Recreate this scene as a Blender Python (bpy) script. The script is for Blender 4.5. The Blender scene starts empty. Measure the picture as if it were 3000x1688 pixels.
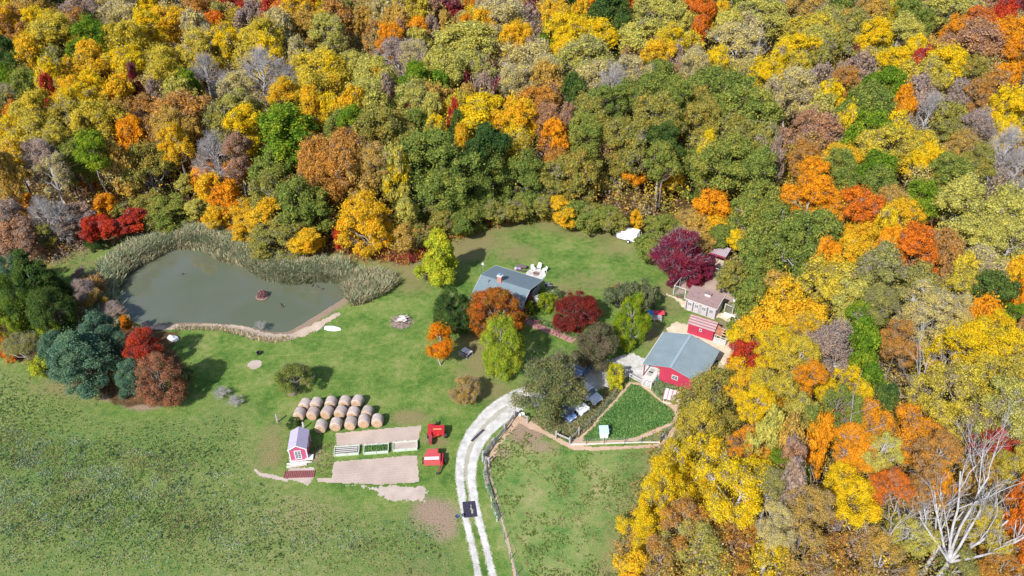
import bpy, math, random
import numpy as np
from mathutils import Vector, Matrix

# ------------------------------------------------------------------ camera, sky, sun
scene = bpy.context.scene
COL = scene.collection
CAM_H, PITCH, FOC = 78.0, 36.0, 2300.0
cam_d = bpy.data.cameras.new('camera'); cam = bpy.data.objects.new('camera', cam_d); COL.objects.link(cam)
cam_d.sensor_width = 36.0; cam_d.lens = 36.0*FOC/3000.0; cam_d.clip_start = 0.5; cam_d.clip_end = 5000
cam.location = (0, 0, CAM_H); cam.rotation_euler = (math.radians(90-PITCH), 0, 0)
scene.camera = cam
SUN_EL, SUN_AZ = math.radians(41), math.radians(33+180)      # azimuth clockwise from +Y, towards the sun
world = bpy.data.worlds.new('World'); scene.world = world; world.use_nodes = True
wn = world.node_tree; bg = wn.nodes['Background']
sky = wn.nodes.new('ShaderNodeTexSky'); sky.sky_type = 'NISHITA'; sky.sun_disc = False
sky.sun_elevation = SUN_EL; sky.sun_rotation = SUN_AZ
wn.links.new(sky.outputs[0], bg.inputs[0]); bg.inputs[1].default_value = 0.125
sd = bpy.data.lights.new('sun', 'SUN'); sun = bpy.data.objects.new('sun', sd); COL.objects.link(sun)
sd.energy = 4.8; sd.angle = math.radians(0.5); sd.color = (1.0, 0.965, 0.92)
sv = Vector((math.sin(SUN_AZ)*math.cos(SUN_EL), math.cos(SUN_AZ)*math.cos(SUN_EL), math.sin(SUN_EL)))
sun.rotation_euler = sv.to_track_quat('Z', 'Y').to_euler(); sun.location = (0, 0, 120)
scene.view_settings.view_transform = 'Standard'; scene.view_settings.look = 'None'
scene.view_settings.exposure = 0.40; scene.view_settings.gamma = 1.0
scene.render.engine = 'CYCLES'

# ------------------------------------------------------------------ surveying helpers
REG = dict(X=(0, 0, 1), R1=(0, 600, 2.415), R2=(700, 1050, 3.22), R3=(1200, 600, 2.898), R4=(1350, 1000, 3.623),
           R5=(1700, 640, 3.535), R6=(1200, 1200, 2.969), F1=(0, 0, 2.574), F2=(1000, 0, 2.574), F3=(2000, 0, 2.574),
           F4=(2000, 563, 2.574), F5=(1800, 1126, 2.1467), F6=(600, 300, 2.8975), F7=(0, 1100, 1.84))
_t = math.radians(PITCH)
def px(r, x, y):
    a, b, s = REG[r]; return a+x/s, b+y/s
def G(x, y, z=0.0):
    u, v = x-1500.0, y-844.0
    dy = FOC*math.cos(_t)-v*math.sin(_t); dz = -FOC*math.sin(_t)-v*math.cos(_t)
    s = (z-CAM_H)/dz
    return Vector((u*s, dy*s, z))
def g(r, x, y, z=0.0): return G(*px(r, x, y), z)
def gp(r, pts, z=0.0): return np.array([g(r, x, y, z)[:2] for x, y in pts])
def mpp(y): return CAM_H/(FOC*math.sin(_t)+(y-844)*math.cos(_t))   # metres per photo pixel across, on the ground

# ------------------------------------------------------------------ materials
def new_mat(name):
    m = bpy.data.materials.new(name); m.use_nodes = True; nt = m.node_tree
    for n in list(nt.nodes): nt.nodes.remove(n)
    out = nt.nodes.new('ShaderNodeOutputMaterial'); return m, nt, out
def N(nt, kind, **kw):
    n = nt.nodes.new(kind)
    for k, v in kw.items():
        if k.startswith('i_'): n.inputs[int(k[2:]) if k[2:].isdigit() else k[2:]].default_value = v
        else: setattr(n, k, v)
    return n
def c4(c): return (c[0], c[1], c[2], 1.0)
def ramp(nt, fac, stops):
    r = nt.nodes.new('ShaderNodeValToRGB'); el = r.color_ramp.elements
    while len(el) < len(stops): el.new(0.5)
    for e, (p, c) in zip(el, stops): e.position = p; e.color = c4(c) if len(c) == 3 else c
    nt.links.new(fac, r.inputs[0]); return r.outputs[0]
def mixc(nt, fac, a, b, mode='MIX'):
    m = nt.nodes.new('ShaderNodeMix'); m.data_type = 'RGBA'; m.blend_type = mode
    for s, v in ((m.inputs[0], fac), (m.inputs[6], a), (m.inputs[7], b)):
        if hasattr(v, 'links'): nt.links.new(v, s)
        else: s.default_value = v if isinstance(v, (float, int)) else c4(v)
    return m.outputs[2]
def math_n(nt, op, a, b=0.0, clamp=False):
    m = nt.nodes.new('ShaderNodeMath'); m.operation = op; m.use_clamp = clamp
    for s, v in ((m.inputs[0], a), (m.inputs[1], b)):
        if hasattr(v, 'links'): nt.links.new(v, s)
        else: s.default_value = v
    return m.outputs[0]
def noise(nt, vec, scale, detail=3, rough=0.55, dist=0.0):
    n = nt.nodes.new('ShaderNodeTexNoise'); n.inputs['Scale'].default_value = scale; n.inputs['Detail'].default_value = detail
    n.inputs['Roughness'].default_value = rough; n.inputs['Distortion'].default_value = dist
    if vec is not None: nt.links.new(vec, n.inputs['Vector'])
    return n.outputs[0]
MATS = {}
def solid(name, col, rough=0.8, var=0.25, scale=3.0, metal=0.0, col2=None, bump=0.0, stripes=None, spec=0.3):
    """weathered surface: base colour broken up by two scales of noise, optional second colour and ribs"""
    if name in MATS: return MATS[name]
    m, nt, out = new_mat(name); b = N(nt, 'ShaderNodeBsdfPrincipled'); nt.links.new(b.outputs[0], out.inputs[0])
    tc = N(nt, 'ShaderNodeTexCoord').outputs['Object']
    n1 = noise(nt, tc, scale, 5, 0.65); n2 = noise(nt, tc, scale*6, 3, 0.7)
    k = math_n(nt, 'ADD', math_n(nt, 'MULTIPLY', n1, 0.65), math_n(nt, 'MULTIPLY', n2, 0.35))
    lo = tuple(max(0, c*(1-var)) for c in col); hi = tuple(min(1, c*(1+var)) for c in (col2 or col))
    cc = ramp(nt, k, [(0.34, lo), (0.66, hi)])
    if stripes:
        axis, period, c3, duty = stripes
        sx = N(nt, 'ShaderNodeSeparateXYZ'); nt.links.new(tc, sx.inputs[0])
        f = math_n(nt, 'FRACT', math_n(nt, 'MULTIPLY', sx.outputs[axis], 1.0/period))
        s = math_n(nt, 'GREATER_THAN', f, 1-duty)
        s = math_n(nt, 'MULTIPLY', s, math_n(nt, 'ADD', 0.55, n1), True)
        cc = mixc(nt, s, cc, c3)
    nt.links.new(cc, b.inputs['Base Color']); b.inputs['Roughness'].default_value = rough
    b.inputs['Metallic'].default_value = metal; b.inputs['Specular IOR Level'].default_value = spec
    if bump:
        bp = N(nt, 'ShaderNodeBump'); bp.inputs['Strength'].default_value = 0.6; bp.inputs['Distance'].default_value = bump
        nt.links.new(n2, bp.inputs['Height']); nt.links.new(bp.outputs[0], b.inputs['Normal'])
    MATS[name] = m; return m
def leaf_mat(name, cols, transl=0.45, twig=None):
    """cols: three leaf colours met in this kind of crown, from the commonest to the rarest"""
    if name in MATS: return MATS[name]
    m, nt, out = new_mat(name)
    geo = N(nt, 'ShaderNodeNewGeometry'); oi = N(nt, 'ShaderNodeObjectInfo'); tc = N(nt, 'ShaderNodeTexCoord')
    off = N(nt, 'ShaderNodeVectorMath', operation='ADD'); nt.links.new(tc.outputs['Object'], off.inputs[0])
    sc = math_n(nt, 'MULTIPLY', oi.outputs['Random'], 91.0); nt.links.new(sc, off.inputs[1])
    n1 = noise(nt, off.outputs[0], 0.42, 3, 0.6)
    k = math_n(nt, 'ADD', math_n(nt, 'MULTIPLY', math_n(nt, 'SUBTRACT', n1, 0.5), 1.9), math_n(nt, 'MULTIPLY', geo.outputs['Random Per Island'], 0.55))
    k = math_n(nt, 'ADD', k, math_n(nt, 'MULTIPLY', oi.outputs['Random'], 0.30))
    cc = ramp(nt, k, ([(0.0, twig)] if twig else [])+[(0.14, cols[1]), (0.45, cols[0]), (0.85, cols[2])])
    hv = N(nt, 'ShaderNodeHueSaturation'); nt.links.new(cc, hv.inputs['Color'])
    v = math_n(nt, 'ADD', math_n(nt, 'MULTIPLY', geo.outputs['Random Per Island'], 0.5), 0.74); nt.links.new(v, hv.inputs['Value'])
    d = N(nt, 'ShaderNodeBsdfDiffuse'); t = N(nt, 'ShaderNodeBsdfTranslucent'); mx = N(nt, 'ShaderNodeMixShader'); mx.inputs[0].default_value = transl
    for s in (d, t): nt.links.new(hv.outputs[0], s.inputs[0])
    nt.links.new(d.outputs[0], mx.inputs[1]); nt.links.new(t.outputs[0], mx.inputs[2]); nt.links.new(mx.outputs[0], out.inputs[0])
    MATS[name] = m; return m
# colour key -> (words, leaf colours)
KEY = {
 'Y': ('bright yellow', [(.84,.64,.025), (.66,.56,.035), (.86,.58,.022)]),
 'G': ('golden yellow', [(.82,.57,.035), (.66,.48,.05), (.86,.50,.03)]),
 'g': ('olive gold', [(.64,.53,.075), (.48,.43,.075), (.78,.60,.06)]),
 'L': ('pale lime', [(.56,.53,.14), (.44,.45,.13), (.66,.58,.12)]),
 'V': ('fresh green', [(.21,.34,.03), (.13,.25,.03), (.42,.46,.04)]),
 'D': ('dark green', [(.095,.17,.045), (.06,.125,.04), (.17,.23,.05)]),
 'K': ('oak green', [(.28,.35,.075), (.19,.265,.065), (.40,.38,.08)]),
 'O': ('olive brown', [(.39,.37,.085), (.29,.32,.075), (.52,.37,.08)]),
 'B': ('ochre brown', [(.58,.40,.11), (.48,.36,.12), (.70,.46,.09)]),
 'R': ('rusty brown', [(.58,.31,.08), (.46,.28,.10), (.70,.36,.06)]),
 'A': ('vivid orange', [(.82,.36,.025), (.66,.33,.035), (.86,.44,.025)]),
 'a': ('reddish orange', [(.76,.22,.03), (.58,.20,.04), (.82,.32,.03)]),
 'r': ('bright red', [(.58,.06,.04), (.42,.06,.05), (.70,.13,.03)]),
 'm': ('deep crimson', [(.33,.04,.065), (.24,.05,.07), (.46,.08,.06)]),
 'p': ('mauve brown', [(.46,.36,.31), (.38,.31,.30), (.52,.36,.24)]),
 'd': ('dusty pink', [(.52,.30,.18), (.40,.25,.18), (.60,.34,.14)]),
 'P': ('pale straw', [(.64,.55,.24), (.52,.46,.25), (.72,.60,.18)]),
 'M': ('greyish olive', [(.38,.37,.12), (.28,.295,.105), (.52,.45,.11)]),
 'b': ('blue green', [(.15,.27,.18), (.10,.20,.14), (.22,.33,.17)]),
 'T': ('bare pale grey', [(.38,.34,.32), (.30,.27,.26), (.40,.30,.2)]),
}
for k, (w, cols) in KEY.items(): leaf_mat('leaves_'+k, cols, twig=None if k in 'VDKb' else (.42,.33,.28))
bark = solid('bark', (.17,.14,.125), var=.4, scale=2)
bark_pale = solid('bark_pale', (.40,.375,.37), var=.25, scale=2)
bark_white = solid('bark_white', (.36,.345,.35), var=.35, scale=1.5)
bark_mid = solid('bark_mid', (.20,.17,.155), var=.35, scale=2)

# ------------------------------------------------------------------ object helpers
def link(name, data, parent=None):
    o = bpy.data.objects.new(name, data); COL.objects.link(o)
    if parent: o.parent = parent
    return o
def tag(o, label=None, cat=None, group=None, kind=None):
    if label: o['label'] = label
    if cat: o['category'] = cat
    if group: o['group'] = group
    if kind: o['kind'] = kind
    return o
def thing(name, label, cat, loc=(0, 0, 0), rz=0.0, group=None):
    o = link(name, None); o.location = loc; o.rotation_euler = (0, 0, rz); o.empty_display_size = 0.5
    return tag(o, label, cat, group)
def mesh_np(name, V, F, mat=None, smooth=False):
    """V (n,3); F list of arrays/tuples or an (m,4) / (m,3) array"""
    me = bpy.data.meshes.new(name); V = np.asarray(V, dtype=np.float32)
    if isinstance(F, np.ndarray):
        k = F.shape[1]; me.vertices.add(len(V)); me.vertices.foreach_set('co', V.ravel())
        me.loops.add(F.size); me.loops.foreach_set('vertex_index', F.ravel().astype(np.int32))
        me.polygons.add(len(F)); me.polygons.foreach_set('loop_start', np.arange(0, F.size, k, dtype=np.int32))
        me.update(calc_edges=True)
    else:
        me.from_pydata([tuple(v) for v in V.tolist()], [], [tuple(int(i) for i in f) for f in F]); me.update()
    if smooth: me.polygons.foreach_set('use_smooth', np.ones(len(me.polygons), dtype=bool))
    if mat: me.materials.append(mat)
    return me
class MB:
    def __init__(s): s.v = []; s.f = []
    def add(s, v, f):
        n = len(s.v); s.v += [tuple(p) for p in v]; s.f += [tuple(i+n for i in q) for q in f]; return s
    def box(s, c, d, rz=0.0, rx=0.0, ry=0.0):
        M = Matrix.Translation(c) @ Matrix.Rotation(rz, 4, 'Z') @ Matrix.Rotation(ry, 4, 'Y') @ Matrix.Rotation(rx, 4, 'X')
        v = [M @ Vector((x*d[0]/2, y*d[1]/2, z*d[2]/2)) for x in (-1, 1) for y in (-1, 1) for z in (-1, 1)]
        return s.add(v, [(0,1,3,2), (4,6,7,5), (0,4,5,1), (2,3,7,6), (0,2,6,4), (1,5,7,3)])
    def beam(s, a, b, w, h=None):
        a, b = Vector(a), Vector(b); d = b-a; L = d.length
        if L < 1e-6: return s
        q = d.to_track_quat('X', 'Z'); h = h or w; M = Matrix.Translation((a+b)/2) @ q.to_matrix().to_4x4()
        v = [M @ Vector((x*L/2, y*w/2, z*h/2)) for x in (-1, 1) for y in (-1, 1) for z in (-1, 1)]
        return s.add(v, [(0,1,3,2), (4,6,7,5), (0,4,5,1), (2,3,7,6), (0,2,6,4), (1,5,7,3)])
    def tube(s, pts, rad, n=8, cap=True):
        pts = [Vector(p) for p in pts]; rad = rad if hasattr(rad, '__len__') else [rad]*len(pts)
        v = []; f = []
        for i, p in enumerate(pts):
            d = (pts[min(i+1, len(pts)-1)]-pts[max(i-1, 0)]).normalized(); q = d.to_track_quat('Z', 'Y')
            for k in range(n):
                a = 2*math.pi*k/n; v.append(p + q @ Vector((math.cos(a)*rad[i], math.sin(a)*rad[i], 0)))
        for i in range(len(pts)-1):
            for k in range(n): f.append((i*n+k, i*n+(k+1) % n, (i+1)*n+(k+1) % n, (i+1)*n+k))
        if cap: f.append(tuple(range(n))[::-1]); f.append(tuple((len(pts)-1)*n+k for k in range(n)))
        return s.add(v, f)
    def cyl(s, c, r, h, n=16, axis='Z', r2=None):
        a = {'X': Vector((1,0,0)), 'Y': Vector((0,1,0)), 'Z': Vector((0,0,1))}[axis]*h/2; c = Vector(c)
        return s.tube([c-a, c+a], [r, r if r2 is None else r2], n)
    def prism(s, prof, x0, x1, axis='X'):
        """prof: closed profile; axis X -> (y,z) swept along x; axis Y -> (x,z) swept along y; Z -> (x,y)"""
        mk = {'X': lambda t, p: (t, p[0], p[1]), 'Y': lambda t, p: (p[0], t, p[1]), 'Z': lambda t, p: (p[0], p[1], t)}[axis]
        n = len(prof); v = [mk(x0, p) for p in prof]+[mk(x1, p) for p in prof]
        f = [(i, (i+1) % n, n+(i+1) % n, n+i) for i in range(n)]+[tuple(range(n))[::-1], tuple(range(n, 2*n))]
        return s.add(v, f)
    def slab(s, quad, t):
        """thick plate from 4 corner points, thickness t downward"""
        q = [Vector(p) for p in quad]; lo = [p-Vector((0, 0, t)) for p in q]
        return s.add(q+lo, [(0,1,2,3), (7,6,5,4), (0,4,5,1), (1,5,6,2), (2,6,7,3), (3,7,4,0)])
    def lathe(s, prof, c=(0, 0, 0), n=20):
        c = Vector(c); v = []; f = []
        for r, z in prof:
            for k in range(n): a = 2*math.pi*k/n; v.append(c+Vector((r*math.cos(a), r*math.sin(a), z)))
        for i in range(len(prof)-1):
            for k in range(n): f.append((i*n+k, i*n+(k+1) % n, (i+1)*n+(k+1) % n, (i+1)*n+k))
        f.append(tuple(range(n))[::-1]); f.append(tuple((len(prof)-1)*n+k for k in range(n)))
        return s.add(v, f)
    def build(s, name, mat, parent=None, smooth=False, label=None, bevel=0.0):
        me = bpy.data.meshes.new(name); me.from_pydata(s.v, [], s.f); me.update()
        import bmesh
        bm = bmesh.new(); bm.from_mesh(me); bmesh.ops.recalc_face_normals(bm, faces=bm.faces)
        if bevel: bmesh.ops.bevel(bm, geom=bm.edges[:], offset=bevel, segments=2, affect='EDGES', clamp_overlap=True)
        bm.to_mesh(me); bm.free()
        if smooth: me.polygons.foreach_set('use_smooth', np.ones(len(me.polygons), dtype=bool))
        me.materials.append(mat); o = link(name, me, parent)
        if label: o['label'] = label
        return o
def copy_tree(o, parent=None):
    c = o.copy(); COL.objects.link(c); c.parent = parent
    for ch in list(o.children): copy_tree(ch, c)
    return c

# ------------------------------------------------------------------ numpy field helpers
def sdf_poly(P, poly):
    """signed distance (inside negative) of points P (n,2) to a closed polygon"""
    d = np.full(len(P), 1e9); ins = np.zeros(len(P), bool); n = len(poly)
    for i in range(n):
        a, b = poly[i], poly[(i+1) % n]; e = b-a; w = P-a
        t = np.clip((w@e)/max(e@e, 1e-9), 0, 1); d = np.minimum(d, np.hypot(*(w-np.outer(t, e)).T))
        c = ((a[1] > P[:, 1]) != (b[1] > P[:, 1])); xi = a[0]+(P[:, 1]-a[1])*(b[0]-a[0])/((b[1]-a[1]) if abs(b[1]-a[1]) > 1e-9 else 1e-9)
        ins ^= c & (P[:, 0] < xi)
    return np.where(ins, -d, d)
def sdf_line(P, pts, rad):
    d = np.full(len(P), 1e9)
    for i in range(len(pts)-1):
        a, b = pts[i], pts[i+1]; e = b-a; w = P-a; t = np.clip((w@e)/max(e@e, 1e-9), 0, 1)
        r = rad[i]*(1-t)+rad[i+1]*t; d = np.minimum(d, np.hypot(*(w-np.outer(t, e)).T)-r)
    return d
def smooth_curve(poly, closed=True, sub=4):
    p = np.asarray(poly); n = len(p); out = []
    rng_ = range(n if closed else n-1)
    for i in rng_:
        p0, p1, p2, p3 = [p[(i+k) % n] if closed else p[min(max(i+k, 0), n-1)] for k in (-1, 0, 1, 2)]
        for s in range(sub):
            t = s/sub; out.append(0.5*((2*p1)+(p2-p0)*t+(2*p0-5*p1+4*p2-p3)*t*t+(3*p1-p0-3*p2+p3)*t**3))
    if not closed: out.append(p[-1])
    return np.array(out)
_r = np.random.default_rng(5); _tab = _r.random((256, 256))
def vnoise(P, s):
    q = P*s; i = np.floor(q).astype(int); f = q-i; f = f*f*(3-2*f)
    a = lambda dx, dy: _tab[(i[:, 0]+dx) % 256, (i[:, 1]+dy) % 256]
    return (a(0,0)*(1-f[:,0])+a(1,0)*f[:,0])*(1-f[:,1])+(a(0,1)*(1-f[:,0])+a(1,1)*f[:,0])*f[:,1]
def fbm(P, s): return 0.5*vnoise(P, s)+0.3*vnoise(P+37, s*2.1)+0.2*vnoise(P+91, s*4.7)
def sstep(a, b, x): t = np.clip((x-a)/(b-a), 0, 1); return t*t*(3-2*t)

# ------------------------------------------------------------------ outlines read off the photo
POND = smooth_curve(gp('X', [(550,722),(600,728),(640,752),(700,770),(770,795),(839,805),(932,806),(979,814),(1019,830),(1012,862),(967,893),
        (920,922),(874,950),(840,966),(787,966),(725,952),(662,944),(580,940),(497,942),(435,948),(397,946),(344,925),(318,895),(318,850),(340,822),(385,785),(455,747),(500,726)]))
FOREST = gp('X', [(-400,790),(0,764),(116,766),(199,737),(290,695),(360,683),(435,665),(538,648),(662,662),(760,700),(800,742),(945,742),(1031,746),(1100,752),
        (1187,776),(1241,752),(1269,714),(1321,704),(1393,679),(1459,655),(1545,634),(1580,636),(1683,662),(1800,680),(1850,680),(1990,690),(2076,720),(2145,770),
        (2180,872),(2175,945),(2165,1002),(2160,1060),(2110,1126),(2040,1190),(2010,1250),(1990,1300),(1965,1388),(1915,1470),(1880,1554),(1865,1621),(1843,1688),(1830,1900),
        (3600,1900),(3600,0),(3600,-230),(-500,-230)])
GROVE = gp('R1', [(-300,420),(0,440),(300,470),(450,560),(600,620),(760,790),(930,850),(1250,900),(1230,1000),(1310,1180),(1320,1330),(1200,1420),(900,1440),(720,1330),(400,1240),(130,1090),(0,1050),(-300,1050)])
REEDS = [(smooth_curve(gp('R1', [(700,640),(690,520),(760,440),(900,330),(1050,245),(1250,190),(1450,180),(1600,215),(1750,300),(1900,400),(2000,470),(2150,500),(2300,500),(2450,500),(2600,560)], 1.2), False), 2.1)]
def terrain(P):
    d = sdf_poly(P, POND); z = np.where(d < 0, np.maximum(-0.45+d*0.35, -2.2), -0.45*(1-sstep(0, 2.6, d)))
    return z

# ------------------------------------------------------------------ ground sheet
def ground_mesh():
    xs = np.concatenate([[-1500,-900,-500,-320], np.arange(-240, -80, 1.6), np.arange(-80, 80, .5), np.arange(80, 240, 1.6), [320,500,900,1500]])
    ys = np.concatenate([[-900,-400,-120,-30,0,15], np.arange(25, 140, .5), np.arange(140, 330, 1.8), [400,600,1000,2000]])
    X, Y = np.meshgrid(xs, ys); P = np.stack([X.ravel(), Y.ravel()], 1); V = np.column_stack([P, terrain(P)])
    nx, ny = len(xs), len(ys); i = np.arange(nx-1)[None, :]+nx*np.arange(ny-1)[:, None]; i = i.ravel()
    F = np.stack([i, i+1, i+1+nx, i+nx], 1); me = mesh_np('ground', V, F)
    wob = (fbm(P, .12)-.5)*7; wob2 = (fbm(P, .5)-.5)*2.2
    dF = sdf_poly(P, FOREST); forest = 1-sstep(-1.5, 1.2, dF+wob2)
    grove = 1-sstep(-1.5, 1.5, sdf_poly(P, GROVE)+wob2)
    past = gp('X', [(-600,1030),(0,1045),(180,1110),(330,1215),(560,1215),(640,1160),(745,1200),(760,1290),(740,1395),(900,1430),(1100,1480),(1300,1500),(1345,1560),(1370,1700),(1380,2500),(-2500,2500)])
    pasture = 1-sstep(-2, 2, sdf_poly(P, past)+wob*.5)
    rp = gp('X', [(1440,1290),(1480,1235),(1640,1325),(1960,1320),(2050,1300),(2000,1500),(1950,1800),(1950,2300),(1560,2300),(1510,1740),(1450,1560),(1420,1400)])
    right = 1-sstep(-.8, .8, sdf_poly(P, rp)+wob2*.4)
    tan = np.zeros(len(P)); dirt = np.zeros(len(P))
    def blob(A, r, x, y, rx, ry, s):
        c = g(r, x, y); q = ((P[:, 0]-c.x)/rx)**2+((P[:, 1]-c.y)/ry)**2
        A[:] = np.maximum(A, s*np.exp(-q*1.2)*(0.6+.8*fbm(P, .35)))
    tan = np.maximum(tan, .75*np.exp(-(np.maximum(dF, 0)/4.5)**2)*(1-forest))
    for a in (('R3',450,370,6,6,1),('R3',620,320,7,5,.8),('R3',80,560,6,5,.8),('R3',30,680,5,4,.6),('R3',880,400,5,4,.7),('R3',560,1200,4,4,.9),('R3',620,1350,3.5,4,.9),
              ('R3',1290,720,4,3,.6),('R5',100,650,6,4,.6),('R5',400,300,6,4,.6),('R5',430,700,1.6,1.4,1.2),('R5',950,900,3,4,.6),('R5',760,1200,3.5,5,.7),('R5',900,760,3,3,.7),
              ('R2',1600,560,3,1.6,1.1),('R2',300,800,2.5,6,.7),('R2',300,930,2.2,3,.8),('R2',1900,790,1.3,1.2,1),('R4',300,520,5,3,.8),('R4',170,380,4,4,.7),('R4',1850,330,3,3,.5),
              ('X',300,1150,6,3,.5),('R1',480,1290,6,2.5,.8),('R1',700,1330,5,2,.8),('X',1200,1700,5,5,.5),('X',900,1500,6,4,.35),('R1',600,420,5,3,.5),('X',2080,1000,4,4,.6)): blob(tan, *a)
    for a in (('R4',690,960,3.4,3.2,1),('R4',860,1120,4,2,.7),('R4',560,850,2.2,2.2,.9),('R4',420,1180,2.2,2.2,.6),('R1',1050,1390,4,2.2,1.2),('R1',780,1360,2.6,1.4,.9),('R1',1240,1330,3,2.4,.9),
              ('R2',740,900,1.2,2.6,.6),('R2',600,980,1.6,1.6,.6),('R2',1750,780,1,1.4,.6),('R6',200,900,4.5,3.5,.8),('R6',300,1050,3,3,.7),('R4',1450,740,2.2,1.8,.7),('R4',1280,930,1.6,1.4,.6),
              ('R4',1450,420,3,2.6,.8),('R5',1020,1150,2,2,.6),('R5',1480,1100,3,3,.6),('R1',330,1110,5,1.5,.6),('R2',500,340,1.2,.6,1),('R3',700,1100,4,3,.45)): blob(dirt, *a)
    dp = sdf_poly(P, POND); dirt = np.maximum(dirt, 1.1*(1-sstep(.3, 2.6, dp+wob2*.5)))
    def put(nm, a):
        at = me.attributes.new(nm, 'FLOAT_COLOR', 'POINT'); at.data.foreach_set('color', np.column_stack([a, np.ones(len(P))]).astype(np.float32).ravel())
    put('zone', np.column_stack([np.maximum(forest, grove), pasture, np.clip(tan, 0, 1.2)])); put('wear', np.column_stack([np.clip(dirt, 0, 1.2), right, forest]))
    return me
def ground_mat():
    m, nt, out = new_mat('ground_cover'); b = N(nt, 'ShaderNodeBsdfPrincipled'); nt.links.new(b.outputs[0], out.inputs[0])
    b.inputs['Roughness'].default_value = .95; b.inputs['Specular IOR Level'].default_value = .1
    P = N(nt, 'ShaderNodeTexCoord').outputs['Object']
    z = N(nt, 'ShaderNodeAttribute', attribute_name='zone'); w = N(nt, 'ShaderNodeAttribute', attribute_name='wear')
    zs = N(nt, 'ShaderNodeSeparateColor'); ws = N(nt, 'ShaderNodeSeparateColor'); nt.links.new(z.outputs['Color'], zs.inputs[0]); nt.links.new(w.outputs['Color'], ws.inputs[0])
    forest, past, tan = zs.outputs; dirt, right, _f = ws.outputs
    n0 = noise(nt, P, .06, 2); nA = noise(nt, P, .22, 4, .6); nB = noise(nt, P, 1.1, 4, .65); nC = noise(nt, P, 5.5, 3, .7); nD = noise(nt, P, 16, 2, .7)
    def cen(n, k): return math_n(nt, 'MULTIPLY', math_n(nt, 'SUBTRACT', n, .5), k)
    kk = math_n(nt, 'ADD', math_n(nt, 'ADD', cen(nA, 1.6), cen(nB, 1.3)), math_n(nt, 'ADD', cen(nC, 1.2), .5))
    lawn = ramp(nt, kk, [(.10, (.07,.155,.03)), (.40, (.135,.235,.045)), (.70, (.225,.29,.075)), (1.0, (.34,.32,.14))])
    pk = math_n(nt, 'ADD', math_n(nt, 'ADD', cen(n0, 1.2), cen(nB, 1.5)), math_n(nt, 'ADD', cen(nC, 1.5), .5))
    pas = ramp(nt, pk, [(.1, (.11,.20,.065)), (.4, (.165,.235,.06)), (.7, (.24,.275,.09)), (.95, (.34,.34,.17))])
    rgt = ramp(nt, math_n(nt, 'ADD', math_n(nt, 'ADD', cen(nA, 2.0), cen(nB, 1.2)), math_n(nt, 'ADD', cen(nC, .7), .5)), [(.12, (.10,.215,.05)), (.42, (.20,.29,.08)), (.75, (.30,.33,.12)), (.98, (.42,.38,.19))])
    lit = ramp(nt, math_n(nt, 'ADD', cen(nB, 1.4), math_n(nt, 'ADD', cen(nC, 1.6), .5)), [(.1, (.05,.035,.022)), (.5, (.13,.08,.04)), (.8, (.24,.12,.045)), (1, (.30,.16,.05))])
    tn = ramp(nt, nC, [(.3, (.20,.19,.075)), (.7, (.33,.28,.13))]); dt = ramp(nt, nC, [(.3, (.30,.21,.15)), (.7, (.42,.31,.22))])
    c = mixc(nt, past, lawn, pas); c = mixc(nt, right, c, rgt)
    def edge(a, n, k, lo, hi):
        s = math_n(nt, 'ADD', a, cen(n, k)); r = N(nt, 'ShaderNodeMapRange', interpolation_type='SMOOTHSTEP'); nt.links.new(s, r.inputs[0]); r.inputs[1].default_value = lo; r.inputs[2].default_value = hi; return r.outputs[0]
    c = mixc(nt, edge(tan, nB, .9, .05, .85), c, tn); c = mixc(nt, edge(dirt, nC, .9, .3, .75), c, dt); c = mixc(nt, edge(forest, nC, .5, .3, .7), c, lit)
    spk = N(nt, 'ShaderNodeMapRange'); nt.links.new(nD, spk.inputs[0]); spk.inputs[1].default_value = .3; spk.inputs[2].default_value = .7; spk.inputs[3].default_value = .55; spk.inputs[4].default_value = 1.42
    hv = N(nt, 'ShaderNodeHueSaturation'); nt.links.new(c, hv.inputs['Color']); nt.links.new(spk.outputs[0], hv.inputs['Value'])
    nt.links.new(hv.outputs[0], b.inputs['Base Color'])
    bp = N(nt, 'ShaderNodeBump'); bp.inputs['Strength'].default_value = .8; bp.inputs['Distance'].default_value = .22
    nt.links.new(math_n(nt, 'ADD', nC, math_n(nt, 'MULTIPLY', nD, .5)), bp.inputs['Height']); nt.links.new(bp.outputs[0], b.inputs['Normal'])
    return m
gm = ground_mesh(); gm.materials.append(ground_mat()); gnd = link('ground', gm); tag(gnd, kind='structure')

# water
def water_mat():
    m, nt, out = new_mat('pond_water'); b = N(nt, 'ShaderNodeBsdfPrincipled'); nt.links.new(b.outputs[0], out.inputs[0])
    P = N(nt, 'ShaderNodeTexCoord').outputs['Object']; n = noise(nt, P, .09, 3, .5, .6)
    nt.links.new(ramp(nt, n, [(.3, (.105,.12,.068)), (.7, (.125,.137,.105))]), b.inputs['Base Color'])
    b.inputs['Roughness'].default_value = .04; b.inputs['IOR'].default_value = 1.6
    bp = N(nt, 'ShaderNodeBump'); bp.inputs['Strength'].default_value = .05; bp.inputs['Distance'].default_value = .03
    nt.links.new(noise(nt, P, 2.2, 3, .6), bp.inputs['Height']); nt.links.new(bp.outputs[0], b.inputs['Normal']); return m
lo, hi = POND.min(0)-1.5, POND.max(0)+1.5
tag(link('pond_water', mesh_np('pond_water', [(lo[0], lo[1], -.5), (hi[0], lo[1], -.5), (hi[0], hi[1], -.5), (lo[0], hi[1], -.5)], [(0,1,2,3)], water_mat())), kind='structure')

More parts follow.
